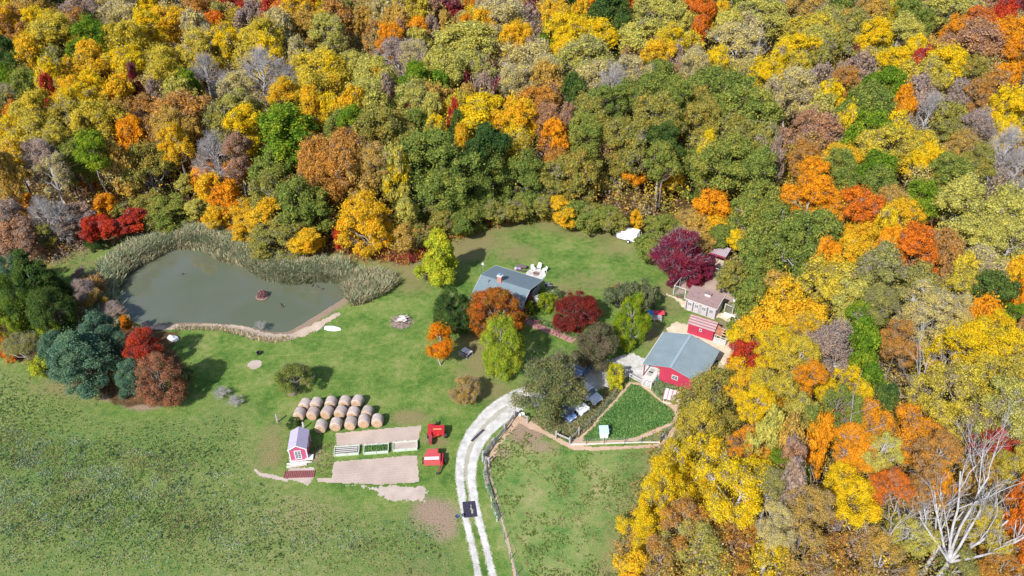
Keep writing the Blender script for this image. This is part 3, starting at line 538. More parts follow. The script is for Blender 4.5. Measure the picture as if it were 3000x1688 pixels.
# ---- the forest, crown by crown: x, y (crown centre), width in zoomed photo pixels, colour [, height in metres [, kind]]
FOR = {
'F1': '''60 70 180 Y;100 220 220 R;280 60 240 B;430 60 160 D;240 110 120 O;620 110 200 p;560 200 160 R;300 210 200 Y;450 270 260 g;690 310 230 V;240 400 160 G;340 330 210 g;790 110 220 P;
970 90 250 P;1140 90 160 Y;1290 190 260 G;1100 260 200 Y;1000 330 180 g;880 330 140 g;1280 90 150 P;1480 110 200 R;1550 50 120 O;1720 80 160 r;1690 150 180 O;1600 230 180 a;1850 200 150 p;1910 120 120 p;2060 80 160 r;2120 140 120 a;
2270 130 220 G;2390 30 160 a;2450 70 120 Y;2540 130 180 R;2200 50 140 P;2480 260 220 L;2300 250 230 B;2100 240 180 P;1980 330 230 g;2030 420 160 Y;1700 350 220 Y;1500 400 250 g;1560 560 210 T;960 520 270 Y;1230 500 250 g;1250 620 210 g;
650 560 250 G;720 470 180 G;410 510 170 O;240 470 180 G;60 470 190 D;60 620 200 V;230 680 210 K;390 620 160 Y;140 560 140 D;380 740 100 r;560 760 220 G;700 720 240 Y;930 740 180 G;1060 760 90 m;1180 760 120 T;1360 740 180 L;1430 680 120 V;1010 620 70 m;
1980 560 330 T;2130 620 260 T;2400 560 330 g;2350 700 240 g;2150 760 200 G;1800 720 190 P;1810 860 220 L;1860 1010 250 Y;2170 1040 430 V;2490 880 220 Y;2350 850 160 G;1390 900 400 R;1310 1010 220 B;1090 880 190 R;1000 1060 160 A;1140 1060 130 R;
120 920 110 a;300 900 260 g;620 850 240 Y;560 960 260 g;760 980 250 g;90 1050 190 Y;290 1070 300 g;460 1140 190 g;930 950 170 B;620 1220 240 K;750 1300 200 V;900 1230 150 B;1110 1300 270 O;1250 1240 150 G;1620 1180 250 T;1460 1060 140 B;
1540 1290 150 A;1560 1380 150 A;1800 1360 160 A;1800 1200 190 d;1910 1260 100 a;2080 1350 260 K;2420 1250 290 R;2300 1330 180 B;330 1250 220 p;140 1250 200 G;60 1350 170 B;420 1350 190 P;580 1420 90 m;690 1420 100 a;1000 1430 160 B;1400 1430 100 L;60 850 150 O;
2500 560 150 Y;1480 250 160 P;1900 470 170 g;60 220 120 G;2250 450 120 P;1680 960 180 O;1340 1130 200 G''',
'F2': '''60 120 170 O;160 170 130 B;330 150 170 P;440 70 120 Y;570 80 170 g;250 290 120 R;420 210 180 B;380 340 190 A;580 270 180 A;580 350 150 L;450 300 90 d;430 430 240 p;690 100 130 d;820 90 180 m;800 240 120 B;690 270 100 p;980 30 80 A;
1130 30 90 a;1030 150 110 P;1440 40 100 m;930 240 110 A;1240 140 320 P;1420 180 170 T;1080 200 140 G;1600 60 180 B;1620 150 210 G;1760 60 150 D;1910 40 150 A;2020 110 250 D;2170 40 130 a;2390 110 290 L;1790 130 120 G;1700 270 250 Y;1900 290 290 Y;
1560 300 110 V;1700 430 240 Y;2110 270 120 D;2330 320 330 L;2470 380 210 Y;2250 430 190 B;2400 480 240 G;930 380 460 L;790 570 270 L;1020 560 220 L;1330 350 220 G;1380 470 340 P;1500 600 240 P;1320 660 210 P;1120 600 90 m;950 690 80 m;1050 720 160 T;
1550 650 180 B;1820 500 330 L;1920 640 280 P;2050 680 250 T;2200 600 230 P;1760 760 170 D;100 560 190 L;240 620 270 L;300 640 130 G;560 470 200 P;560 660 220 V;720 700 160 V;340 720 110 p;650 800 150 B;760 800 170 B;200 810 310 L;80 870 170 G;
230 890 120 m;540 800 220 L;560 890 120 m;690 890 140 L;765 920 90 m;870 870 160 g;850 925 50 r;1070 930 400 Y;1320 950 240 G;1330 1070 180 Y;1480 850 240 R;1560 960 190 d;1620 1060 170 A;1690 980 130 d;1860 920 280 O;1850 1060 240 K;90 1020 200 V;
350 1040 320 O;580 1000 190 K;720 1030 140 Y;870 1010 90 D;910 1110 110 G;80 1170 200 d;250 1290 210 B;400 1330 160 Y;700 1220 400 K;620 1370 260 K;1090 1150 280 D;1100 1340 270 K;1420 1180 210 D;1400 1340 230 K;1620 1270 200 R;1600 1390 180 O;
1790 1330 250 O;1800 1190 200 O;2130 1080 240 O;2060 1240 240 O;2400 640 280 K;2280 760 290 K;2500 800 220 K;2350 930 290 O;2130 800 210 K;1990 850 220 K;2410 1120 210 D;2420 1260 200 K;2200 1360 140 A;2470 1400 150 G;140 1370 180 B;2200 1150 180 O;
2550 500 120 T;950 800 120 B;1200 730 120 m''',
'F3': '''40 30 110 A;110 110 190 a;120 250 95 a;50 220 130 L;70 380 160 Y;240 50 190 K;180 180 120 O;280 150 120 G;450 70 160 K;580 140 280 L;740 60 130 p;780 180 90 m;420 330 330 P;330 230 180 L;500 240 180 P;900 80 210 B;1090 200 190 L;960 260 280 g;
1010 350 210 L;870 430 250 Y;1150 90 120 D;1340 80 260 K;1600 50 100 Y;1690 110 170 K;1390 150 210 B;1290 230 180 O;1820 60 110 m;2000 90 340 L;1810 190 130 K;2270 60 170 d;2420 130 130 r;2530 70 100 m;2240 210 250 a;2050 270 190 A;2460 280 230 A;
2180 360 370 d;2470 430 220 A;1440 320 220 Y;1640 290 230 L;1730 420 120 Y;1780 530 130 r;1950 540 250 Y;1600 530 240 Y;1790 650 280 g;2180 600 190 O;2420 620 150 A;620 600 210 Y;250 510 120 Y;80 530 190 P;820 560 190 g;1000 520 170 O;970 470 70 m;
1180 420 180 O;1280 480 60 m;1040 640 170 T;1160 640 110 T;1330 560 170 T;1220 700 190 R;820 690 260 P;670 760 150 P;1100 790 150 Y;1030 860 170 L;1210 990 140 Y;1490 720 270 V;1410 860 280 K;1400 1040 260 V;1580 1040 160 Y;1280 1130 170 V;
1640 830 120 A;1750 760 180 p;1850 880 240 T;2040 760 250 p;2210 800 190 R;2340 700 180 R;2440 870 260 Y;2000 950 180 O;2020 1070 220 O;2200 1010 200 p;2400 1020 130 Y;2420 1180 300 T;2510 1300 240 T;970 1060 330 d;1500 1170 280 g;1180 1260 210 G;
1760 1150 220 g;1810 1300 220 Y;2000 1380 230 K;2200 1300 190 O;2100 1200 190 B;1150 1350 210 K;1440 1350 230 V;960 1410 190 A;900 1240 190 R;200 700 340 K;400 750 280 K;100 830 210 O;480 900 370 K;150 960 240 O;400 1080 280 O;600 1120 170 O;
180 1160 110 Y;330 1260 370 K;560 1340 270 K;120 1310 240 K;700 1220 100 T;1850 430 150 B;720 520 150 Y''',
'F4': '''200 150 180 A;80 230 200 B;240 290 150 G;570 170 310 K;740 350 330 K;950 390 350 K;620 480 300 K;850 560 280 K;290 370 160 K 9;400 400 110 Y 8;950 110 250 A;1080 190 190 A;1320 180 270 a;1310 290 230 a;1560 170 190 B;1620 260 210 G;1500 330 170 Y;
1300 430 230 G;1230 560 240 G;1080 560 150 A;1510 490 130 A;1730 490 260 a;1820 600 120 a;1770 120 210 V;1200 50 190 K;1450 40 250 K;2060 150 330 L;2350 230 360 L;2200 410 280 L;2450 440 280 L;1940 480 190 R;2000 600 150 R;1450 690 340 M;1700 760 330 M;
1430 950 220 M;1120 740 370 g;1250 880 260 L;1330 1040 220 V;1350 1230 190 V;690 780 190 B;500 900 230 K 11 conifer;760 990 400 G;550 1130 240 G;430 1110 150 Y 9;900 1130 220 G;470 1310 230 r 13;400 1420 180 G 13;680 1280 240 Y;1080 1230 350 p;
1800 950 370 P;2050 800 240 g;2060 1010 230 P;2230 1020 190 A;2100 690 190 g;2300 850 300 D;2240 620 240 P;2510 700 180 G;2520 830 110 A;2450 1050 220 V;2140 1250 370 Y;2400 1320 350 Y;2300 1150 240 Y;2530 1180 120 R;1600 1210 240 R;850 1370 260 g''',
'F5': '''600 170 330 O 13 low;540 330 250 g 11 low;840 100 210 G;1000 160 240 g;870 230 190 Y;1200 80 170 A;1430 90 220 Y;1130 270 210 L;1370 260 240 K;980 260 130 A;840 460 200 A 14;930 400 150 L;590 560 310 Y 16;760 690 330 Y 15;420 640 280 Y 15;
280 740 230 Y 12 low;200 900 220 Y 11 low;1080 430 150 B;1060 610 210 V;960 720 180 M;1270 400 150 A;1540 310 250 A;1850 350 280 A;1450 480 180 A;1530 570 210 A;1640 540 190 L;1470 760 260 Y;1690 740 190 a;2000 540 230 R;1600 50 150 V;1660 170 130 D;
2120 130 360 g;2440 240 330 L;2400 70 280 g;2360 460 190 r;2550 770 120 a;2500 1000 230 a 12;1370 960 270 R;1200 870 240 B;750 900 240 R;420 920 270 R 11;520 1040 240 L;960 1140 210 Y;720 1060 220 R;1180 1080 270 B;1650 1090 230 B;2150 1150 180 M 8;
600 1160 190 L;100 1170 150 G 10 low;280 1130 180 B 10;1850 960 200 L 9;1900 740 200 R 12;2300 620 220 B 12;2500 620 190 g;2300 900 220 g 10;1000 950 190 P;2250 330 170 p;1350 1170 200 R;2420 1170 200 R 9;1100 560 120 d;2000 700 190 A 12;1100 720 130 p''',
'F6': '''620 700 320 K 15;200 850 200 A 13;60 780 200 G 13;340 950 230 G 11 low;250 670 170 A 15;560 860 300 O 15;800 900 320 K 15;680 1110 380 O 11 low;880 1200 200 G 7 low;1150 1190 100 r 7 low;1390 1040 320 G 12 low;1280 1070 120 A 9;1720 1020 170 L 12 low;
1620 600 180 L;1620 820 170 L 15;1420 600 190 B;1000 620 300 R;1230 520 330 R;1120 730 280 B;1500 320 360 O;1200 270 250 K;1880 560 380 K 18;1800 760 300 K 17;2050 780 340 K 16;1280 850 190 O 14;2180 960 240 K 13;1700 1190 160 B 8 low;2000 1020 190 O 11 low;
1280 700 160 O;1050 850 200 O 14;960 1020 200 K 12;1850 1150 150 B 8 low;560 1000 200 G 9''',
'R1': '''60 130 190 p 11;150 230 170 d 9;60 300 160 d 8;110 60 130 R 12;240 40 120 A 12;330 120 180 T 11;430 130 190 T 11;560 110 170 p 12;700 170 150 r 8;640 230 90 r 6 low;780 200 110 r 6 low;930 145 170 r 7 low;760 50 140 A 11;870 80 120 O 12;1020 50 280 O 13;
1190 40 260 K 13;1410 50 140 L 10 low;1530 110 130 G 8 low;1640 60 190 A 10 low;1790 150 180 G 9 low;330 250 110 O 6 low;200 330 130 d 6;480 200 120 T 9''',
'R3': '''560 60 240 K 14;430 200 160 K 9 low;720 90 180 O 11 low;950 40 200 K 13;880 80 150 O 9 low;1150 40 180 O 11 low;1270 50 170 G 10 low;1420 90 200 K 11 low;1550 120 200 O 9 low;1660 130 200 K 9 low;300 170 160 B 9 low;60 300 150 O 7 low;1340 140 120 G 7 low''',
'R5': '''575 50 110 G 8 low;850 110 280 K 12 low;700 330 230 K 9 low;330 70 190 O 9 low;1180 110 200 B 13;1200 240 180 B 11;1290 30 110 Y 13;1260 300 150 B 7 low;1420 230 190 K 11;1620 260 140 Y 10;100 60 200 K 10 low;1550 670 190 O 8 conifer;1500 700 150 O 6 conifer;
1720 780 230 K 12;1750 960 240 K 12 conifer;1850 600 260 K 15'''}
def parse(s):
    for e in s.replace('\n', '').split(';'):
        f = e.split()
        if f: yield float(f[0]), float(f[1]), float(f[2]), f[3], float(f[4]) if len(f) > 4 else None, f[5] if len(f) > 5 else None
trees = []
for r, s in FOR.items():
    for x, y, w, key, h, kind in parse(s):
        X, Y = px(r, x, y); wp = w/REG[r][2]
        if kind is None: kind = {'T': 'bare', 'p': 'twiggy', 'P': 'twiggy', 'd': 'broad'}.get(key, 'broad')
        if kind == 'broad' and wp < 45: kind = 'tall'
        if h is None: h = 12.5+rnd.random()*4+min(wp*mpp(Y), 12)*.25-(2.5 if key == 'm' else 0)
        zc = h*(.70 if kind in ('broad', 'twiggy', 'bare', 'tall') else .5); p = G(X, Y, zc)
        while kind in ('broad', 'tall', 'twiggy', 'low', 'bare') and h > 5.5 and sdf_poly(np.array([[p.x, p.y]]), FOREST)[0] > -.8: h -= .5; zc = h*.55; p = G(X, Y, zc)
        if kind in ('broad', 'tall') and sdf_poly(np.array([[p.x, p.y]]), FOREST)[0] > -7 and Y > 380: kind = 'low'; h = min(h, 1.45*wp*mpp(Y)+2.0); zc = h*.52; p = G(X, Y, zc)
        if kind == 'low' and h > 2.0*wp*mpp(Y)+2: h = 2.0*wp*mpp(Y)+2; zc = h*.52; p = G(X, Y, zc)
        wm = wp*mpp(Y)*(CAM_H-zc)/CAM_H*1.24
        trees.append(dict(X=X, Y=Y, w=wp, wm=max(wm, 2.5), h=h, key=key, kind=kind, p=p))
trees.sort(key=lambda t: -t['w']*(1.0))
# labels that single each one out
def cell(t):
    c = ['far left', 'left', 'centre left', 'centre', 'centre right', 'right', 'far right'][min(6, int(t['X']/3000*7))]
    Y = t['Y']; r = 'topmost forest' if Y < 110 else 'upper forest' if Y < 230 else 'high forest' if Y < 350 else 'middle forest' if Y < 480 else 'woodland edge' if Y < 640 else 'woods beside farmyard' if Y < 1100 else 'lowest woods'
    return c+' in '+r
FORM = dict(broad='tree', tall='slim tree', low='low tree', bare='leafless tree', twiggy='half-bare tree', conifer='conifer', round='round tree')
def short(k): return KEY[k][0].replace(' coloured', '')
main = trees[:300]; rest = trees[300:]
labels = {}
for t in main:
    t['size'] = 'large' if t['w'] > 105 else 'small' if t['w'] < 62 else 'mid-sized'
    words = KEY[t['key']][0]; form = FORM[t['kind']]
    if t['key'] == 'T': words = 'pale grey'
    t['base'] = '%s %s %s' % (t['size'], words, form); labels.setdefault((t['base'], cell(t)), []).append(t)
def wc(s): return len(s.split())
used_lab = {}
for (b, c), ts in labels.items():
    for t in ts:
        lab = b+' '+c
        if len(ts) > 1:
            oth = sorted((o for o in trees if o is not t), key=lambda o: (o['X']-t['X'])**2+(o['Y']-t['Y'])**2)
            for o in oth[:8]:
                rel = ('right of' if o['X'] < t['X'] else 'left of') if abs(o['X']-t['X']) > abs(o['Y']-t['Y']) else ('below' if o['Y'] < t['Y'] else 'above')
                lab = '%s %s %s %s' % (b.replace('mid-sized ', ''), c, rel, '%s one' % short(o['key']))
                if lab not in used_lab: break
        if lab in used_lab: lab = lab.replace(' one', ' neighbour')
        used_lab[lab] = used_lab.get(lab, 0)+1; t['label'] = lab
for t in main:
    lod = 2 if t['w']/t['wm'] > 17 and t['kind'] != 'bare' else 1
    if t['kind'] == 'bare': lod = 0
    wood = {'T': bark_pale, 'P': bark_pale, 'p': bark_pale, 'L': bark_pale, 'M': bark_pale}.get(t['key'], bark_mid if rnd.random() < .7 else bark_pale)
    plant(t['kind'], (t['p'].x, t['p'].y, 0), t['wm'], t['h'], t['key'], t['label'], group='trees of the surrounding autumn forest', lod=lod, wood=wood)

# ---- the smaller crowns, crowns outside the frame and the undergrowth: stuff
def merge_trees(name, items, matkey):
    """items (mesh_i, x, y, sx, sz, rot): one mesh out of many far crowns"""
    Vs = []; n = 0
    for me, x, y, s, sz, a in items:
        v = np.empty(len(me.vertices)*3, np.float32); me.vertices.foreach_get('co', v); v = v.reshape(-1, 3)
        ca, sa = math.cos(a), math.sin(a); w = np.column_stack([(v[:, 0]*ca-v[:, 1]*sa)*s+x, (v[:, 0]*sa+v[:, 1]*ca)*s+y, v[:, 2]*sz]); Vs.append(w)
    V = np.vstack(Vs); return link(name, mesh_np(name, V, np.arange(len(V)).reshape(-1, 4), MATS['leaves_'+matkey]))
far = {}
for t in rest:
    k = t['key'] if t['key'] != 'T' else 'p'; cr, wd, R, H, _st = variants('broad' if t['key'] != 'T' else 'twiggy', 0)[rnd.randrange(3)]
    far.setdefault(k, []).append((cr, t['p'].x, t['p'].y, t['wm']/2/R, t['h']/H, rnd.uniform(0, 6)))
fr = random.Random(3)
for i in range(230):                                              # the wood goes on beyond the picture
    x = fr.uniform(-230, 230); y = fr.uniform(55, 300)
    q = (abs(x) > 8+.66*(y*.81+46)) and (x > 0 or y > 150) or y > 262
    if not q: continue
    k = fr.choice('YGgLOKRAPpB'); cr, wd, R, H, _st = variants('broad', 0)[fr.randrange(5)]; far.setdefault(k, []).append((cr, x, y, fr.uniform(.9, 1.3), fr.uniform(.85, 1.1), fr.uniform(0, 6)))
for k, it in far.items(): tag(merge_trees('forest_fill', it, k), kind='stuff')
def undergrowth(name, n, key, seed, hmax, size, poly=FOREST, bounds=((-200, 105), (200, 285)), inset=.0, k=18):
    rng = np.random.default_rng(seed); lo, hi = np.array(bounds[0]), np.array(bounds[1]); P = rng.uniform(lo, hi, (n*3, 2)); P = P[(np.abs(P[:, 0]) < 12+.67*(P[:, 1]*.81+46))]
    P = P[(sdf_poly(P, poly) < -inset)]; P = P[vnoise(P+seed*13, .11) > .42][:n]
    hh = hmax*(.25+.75*rng.random(len(P)))*(.5+vnoise(P, .2))*np.clip(-sdf_poly(P, poly)/4, .3, 1); idx = np.repeat(np.arange(len(P)), k); d = unit(rng.normal(size=(len(idx), 3)))
    rad = rng.uniform(.5, 1.5, len(P)); c = np.column_stack([P, hh*.55])[idx]+d*np.column_stack([rad, rad, hh*.5])[idx]; c[:, 2] = np.maximum(c[:, 2], .08)
    V, F = leaves_np(c, unit(rng.normal(size=c.shape)+[0, 0, .6]), size, rng); return tag(link(name, mesh_np(name, V, F, MATS['leaves_'+key])), kind='stuff')
for i, (k, n, h) in enumerate((('B', 4200, 6.5), ('p', 5200, 7.0), ('O', 3400, 7.5), ('R', 2600, 5.5), ('g', 3000, 8), ('P', 4200, 7.5), ('K', 1500, 6.5), ('G', 1400, 7))): undergrowth('undergrowth', int(n*.85), k, 40+i, h, .36, k=22); undergrowth('undergrowth', n//6, k, 60+i, h, .22, bounds=((0, 38), (100, 105)), k=62)
# feathery half bare crowns filling the gaps between the countable ones
def wisps(name, n, key, seed):
    rng = np.random.default_rng(seed); P = rng.uniform((-190, 40), (190, 285), (n*6, 2)); P = P[(np.abs(P[:, 0]) < 10+.66*(P[:, 1]*.81+46)) & (sdf_poly(P, FOREST) < -5) & (P[:, 1] > 98)][:n]; m = 900
    idx = np.repeat(np.arange(len(P)), m); d = unit(rng.normal(size=(len(idx), 3))+[0, 0, .5]); r = rng.uniform(2.2, 4.6, len(P)); top = rng.uniform(9, 15, len(P))
    rad = r[idx]*rng.random(len(idx))**.35; c = np.column_stack([P, top-r])[idx]+d*rad[:, None]*[1, 1, 1.1]; az = np.arctan2(d[:, 1], d[:, 0]); c[:, :2] += (np.sin(az*5+P[idx, 0])*.12*rad)[:, None]*d[:, :2]
    V, F = leaves_np(c, unit(rng.normal(size=c.shape)+d*.5+[0, 0, .3]), .24, rng); return tag(link(name, mesh_np(name, V, F, MATS['leaves_'+key])), kind='stuff')
for i, (k, n) in enumerate((('p', 75), ('P', 85), ('g', 50), ('L', 40), ('d', 30), ('G', 40), ('B', 35), ('Y', 25))): wisps('thin_crowns', n, k, 90+i)
# red and brown scrub along the woodland edge
def edge_scrub(line, key, n, seed, h, width=1.6):
    rng = np.random.default_rng(seed); l = np.asarray(line); t = rng.uniform(0, len(l)-1, n); i = t.astype(int); f = (t-i)[:, None]; P = l[i]*(1-f)+l[i+1]*f+rng.normal(size=(n, 2))*width*.5
    k = 40; idx = np.repeat(np.arange(n), k); hh = h*rng.uniform(.4, 1.1, n); d = unit(rng.normal(size=(len(idx), 3))); c = np.column_stack([P, hh*.5])[idx]+d*np.column_stack([hh*.4, hh*.4, hh*.5])[idx]; c[:, 2] = np.maximum(c[:, 2], .06)
    V, F = leaves_np(c, unit(d+rng.normal(size=c.shape)*.6+[0, 0, .4]), .2, rng); return V, F
def scrub(name, parts, key):
    Vs = []; Fs = []; n = 0
    for V, F in parts: Vs.append(V); Fs.append(F+n); n += len(V)
    return tag(link(name, mesh_np(name, np.vstack(Vs), np.vstack(Fs), MATS['leaves_'+key])), kind='stuff')
L1 = A('X', [(1031,748),(1100,752),(1187,770),(1235,752),(1262,718)]); L2 = A('X', [(1321,702),(1393,677),(1459,653),(1545,634),(1580,636),(1683,660)]); L3 = A('X', [(200,735),(290,692),(360,680),(435,664),(520,650)]); L4 = A('X', [(560,655),(662,662),(760,700),(830,742),(945,742)])
L5 = A('X', [(1560,636),(1683,662),(1800,680),(1850,682)]); L6 = A('X', [(1965,1330),(1920,1460),(1885,1550),(1865,1621),(1845,1688)]); L0 = A('X', [(0,760),(116,764),(199,735)])
scrub('woodland_edge_scrub', [edge_scrub(L1, 'm', 50, 1, 2.2), edge_scrub(L2, 'm', 40, 2, 1.3, 1.0), edge_scrub(L3, 'r', 14, 3, 1.8)], 'm')
scrub('woodland_edge_scrub', [edge_scrub(L1, 'R', 60, 4, 2.4), edge_scrub(L2, 'R', 50, 5, 2.0), edge_scrub(L4, 'R', 50, 6, 2.2, 2.2), edge_scrub(L6, 'R', 60, 7, 3, 2.5), edge_scrub(L0, 'R', 40, 17, 2.6, 4)], 'R')
scrub('woodland_edge_scrub', [edge_scrub(L5, 'K', 70, 8, 2.6, 2.4), edge_scrub(L2, 'K', 60, 9, 2.4, 2.5), edge_scrub(L4, 'K', 40, 10, 2.2)], 'K')
scrub('woodland_edge_scrub', [edge_scrub(L3, 'p', 70, 11, 2.0, 4), edge_scrub(L0, 'p', 70, 12, 2.6, 4)], 'p')

# ---- the big dead trees, with their own branching
def dead_tree(name, base, spread, h, seed, label, limbs, mat=bark_white, r0=.42, levels=4, grp='dead and dying trees on the right'):
    rng = np.random.default_rng(seed); segs = []
    def grow(p, d, L, r, lv):
        k = 6; pts = [p]
        for i in range(k-1):
            d = unit(d+rng.normal(size=3)*.10+np.array([0, 0, .04])); pts.append(pts[-1]+d*L/(k-1))
        segs.append((np.array(pts), np.linspace(r, r*.55, k), 7 if lv > 2 else 4 if lv > 0 else 3))
        if lv == 0: return
        for i in range(4 if lv > 1 else 4):
            j = rng.integers(1, k); dd = unit(d*1.1+rng.normal(size=3)*.5+np.array([0, 0, .12])); f = 1-(j-k+1)*-.08
            grow(pts[j], dd, L*rng.uniform(.42, .72)*f, max(r*.46, .015), lv-1)
    base = Vector(base); stem = [np.array([0, 0, -.3]), np.array([.1, .1, h*.14]), np.array([.2, 0, h*.25])]
    for a, el, L in limbs:
        a, el = math.radians(a), math.radians(el); d = np.array([math.cos(el)*math.sin(a), math.cos(el)*math.cos(a), math.sin(el)])
        grow(stem[2]*1.0, d, L, r0*.46, levels-1)
    t = thing(name, label, 'dead tree', base, 0, grp)
    V, F = tubes_np([(np.array(stem), np.array([r0*1.3, r0*.9, r0*.65]), 10)]); link('trunk', mesh_np('trunk', V, F, mat, True), t)
    V, F = tubes_np(segs); link('branches', mesh_np('branches', V, F, mat, True), t)
    return t
dead_tree('dead_tree', (*g('F5', 2000, 1290)[:2], 0), 9, 20, 21, 'huge dead white tree with wide bare limbs at the lower right corner', [(-38,58,8.5),(-8,66,10),(16,62,10.5),(42,48,10),(66,36,9.5),(84,22,8.5),(-70,48,6)], r0=.36, levels=5)
dead_tree('dead_tree', (*g('F5', 1935, 1200)[:2], 0), 5, 15, 22, 'slender dead white tree just left of the huge one', [(-40,70,8),(-15,78,8),(20,68,6)], r0=.26)
dead_tree('dead_tree', (*g('F5', 1600, 1260)[:2], 0), 5, 10, 23, 'dead white tree spreading its arms at the bottom edge of the photo', [(-55,50,6),(10,70,6.5),(55,42,8),(-20,60,5)], r0=.28)
dead_tree('dead_tree', (*g('F5', 1755, 470)[:2], 0), 5, 20, 24, 'tall dead white tree standing up out of orange maples at right', [(-30,74,7.5),(10,80,8),(35,70,7)], r0=.3)
dead_tree('dead_tree', (*g('F5', 1310, 960)[:2], 0), 4, 19, 25, 'narrow dead white trunk with few twigs among the orange maples', [(-10,80,8),(15,82,9)], r0=.24, levels=3)
dead_tree('dead_tree', (*g('F5', 1060, 1180)[:2], 0), 5, 12, 26, 'grey dead tree with fine drooping twigs left of the bottom orange crowns', [(-60,50,6),(-30,65,7),(20,70,5)], mat=bark_pale, r0=.22)
dead_tree('dead_tree', (*g('F4', 1760, 1480)[:2], 0), 5, 14, 27, 'tangled dead white treetop in a dark gap between yellow trees', [(-30,60,6),(10,70,6),(50,55,5)], r0=.26)
dead_tree('dead_tree', (*g('F3', 430, 830)[:2], 0), 5, 18, 28, 'pale grey trunk fanning into bare limbs above the deep green oaks', [(-55,50,8),(-20,65,8),(15,70,8),(45,55,7)], mat=bark_pale, r0=.36)
dead_tree('dead_tree', (*g('F1', 1600, 780)[:2], 0), 4, 16, 29, 'cluster of tall white stems in a dark gap of the upper left forest', [(-15,80,9),(5,84,9),(15,78,8)], r0=.26)


# ================================================================== trees standing on the farm
def at(r, x, y, z=0): p = g(r, x, y, z); return (p.x, p.y, 0)
def width(r, w, y, z=3): return w/REG[r][2]*mpp(px(r, 0, y)[1])*(CAM_H-z)/CAM_H
yellow_l = leaf_mat('leaves_tulip', [(.60,.60,.05), (.42,.50,.045), (.74,.66,.05)]); leaf_mat('leaves_rust', [(.52,.20,.035), (.36,.21,.035), (.68,.17,.03)]); leaf_mat('leaves_crab', [(.30,.045,.035), (.22,.05,.045), (.40,.06,.04)])
leaf_mat('leaves_smoke', [(.27,.03,.09), (.24,.09,.14), (.38,.05,.07)]); leaf_mat('leaves_grove', [(.16,.25,.045), (.10,.19,.055), (.26,.34,.05)]); leaf_mat('leaves_willow', [(.20,.235,.12), (.14,.18,.09), (.27,.29,.14)])
leaf_mat('leaves_yg', [(.42,.50,.05), (.30,.42,.045), (.56,.54,.06)]); leaf_mat('leaves_pinkoak', [(.42,.19,.11), (.17,.19,.10), (.52,.23,.13)]); leaf_mat('leaves_oakgrey', [(.22,.27,.10), (.15,.20,.08), (.33,.30,.12)])
leaf_mat('leaves_young', [(.75,.33,.02), (.66,.36,.02), (.78,.25,.02)]); leaf_mat('leaves_lime', [(.30,.42,.03), (.20,.34,.03), (.52,.48,.04)]); leaf_mat('leaves_brownfir', [(.20,.19,.10), (.27,.20,.14), (.14,.15,.07)])
YG = 'trees on the farm lawn'
plant('cone', at('R3', 262, 665), width('R3', 360, 500), 11.0, 'tulip', 'yellow green pyramid shaped tree on the lawn left of the grey roofed house', group=YG, lod=2, wood=bark_mid)
plant('round', at('R3', 375, 1060), width('R3', 330, 900), 6.6, 'D', 'dark green round tree close to the left front corner of the house', group=YG, lod=2)
plant('round', at('R3', 730, 1105), width('R3', 425, 940), 7.7, 'rust', 'dense rust orange round tree in front of the grey house roof', group=YG, lod=2)
plant('round', at('R3', 782, 1452), width('R3', 320, 1200), 10.0, 'yg', 'yellow green oval tree in front of the rust orange round tree', group=YG, lod=2, wood=bark_pale)
plant('young', at('R3', 268, 1362), width('R3', 245, 1160), 7.6, 'young', 'small bright orange tree with a thin pale trunk on the lawn', group=YG, lod=2, wood=bark_pale)
plant('round', at('R3', 1400, 1030), width('R3', 345, 900), 6.0, 'crab', 'burgundy round crabapple tree right of the house garden', group=YG, lod=2, wood=bark_pale, name='crabapple_tree', cat='tree')
plant('open', at('R4', 920, 800), 8.8, 10.2, 'oakgrey', 'big dusty green oak spreading over the parked cars', group=YG, lod=2, name='oak_tree')
plant('pine', at('R3', 1590, 1360), width('R3', 390, 1150), 7.5, 'brownfir', 'brownish spruce tree standing between burgundy tree and white gravel yard', group=YG, lod=2, name='spruce_tree')
plant('round', at('R5', 497, 1330), width('R5', 330, 1080), 8.8, 'lime', 'fresh yellow green round tree beside the blue and red hutch', group=YG, lod=2, wood=bark_pale)
plant('shrub', at('R5', 430, 960), width('R5', 330, 850), 4.8, 'willow', 'grey green willowy bush, left one behind the fresh green round tree', group=YG, lod=2, name='willow_bush', cat='bush')
plant('shrub', at('R5', 620, 960), width('R5', 260, 850), 5.8, 'willow', 'taller grey green willowy bush just right of its neighbour behind the green tree', group=YG, lod=2, name='willow_bush', cat='bush')
plant('shrub', at('R5', 358, 752), 1.1, 1.2, 'B', 'tiny ochre shrub on the back lawn above the willowy bushes', group='small shrubs on the lawn', lod=2)
plant('shrub', at('R4', 1630, 470), width('R4', 215, 400), 3.6, 'tulip', 'round bright yellow bush beside the gravel yard gate', group='small shrubs on the lawn', lod=2, name='yellow_bush', cat='bush')
plant('open', at('R4', 45, 608), width('R2', 270, 250), 4.4, 'B', 'thin leaning tan tree with a white trunk left of the driveway', group=YG, lod=2, wood=bark_white, lean=(-.18, .22))
plant('open', at('R2', 545, 318), width('R2', 330, 200), 4.6, 'K', 'bushy olive green tree with yellow middle behind the hay bales', group=YG, lod=2, name='bushy_tree', cat='tree')
plant('open', at('R5', 1000, 630), width('R5', 520, 420), 9.0, 'smoke', 'dark purple tree with bare pale twigs beside the animal pens', group=YG, lod=2, wood=bark_pale, name='purple_tree')
plant('shrub', at('R5', 1130, 640), width('R5', 330, 560), 4.6, 'smoke', 'low dense purple crown over the pen fence under the purple tree', group=YG, lod=2, name='purple_bush', cat='bush')
plant('shrub', at('R5', 1270, 610), width('R5', 200, 480), 4.8, 'smoke', 'purple bush with red tinge next to the straw floored shelter', group=YG, lod=2, name='purple_bush', cat='bush')
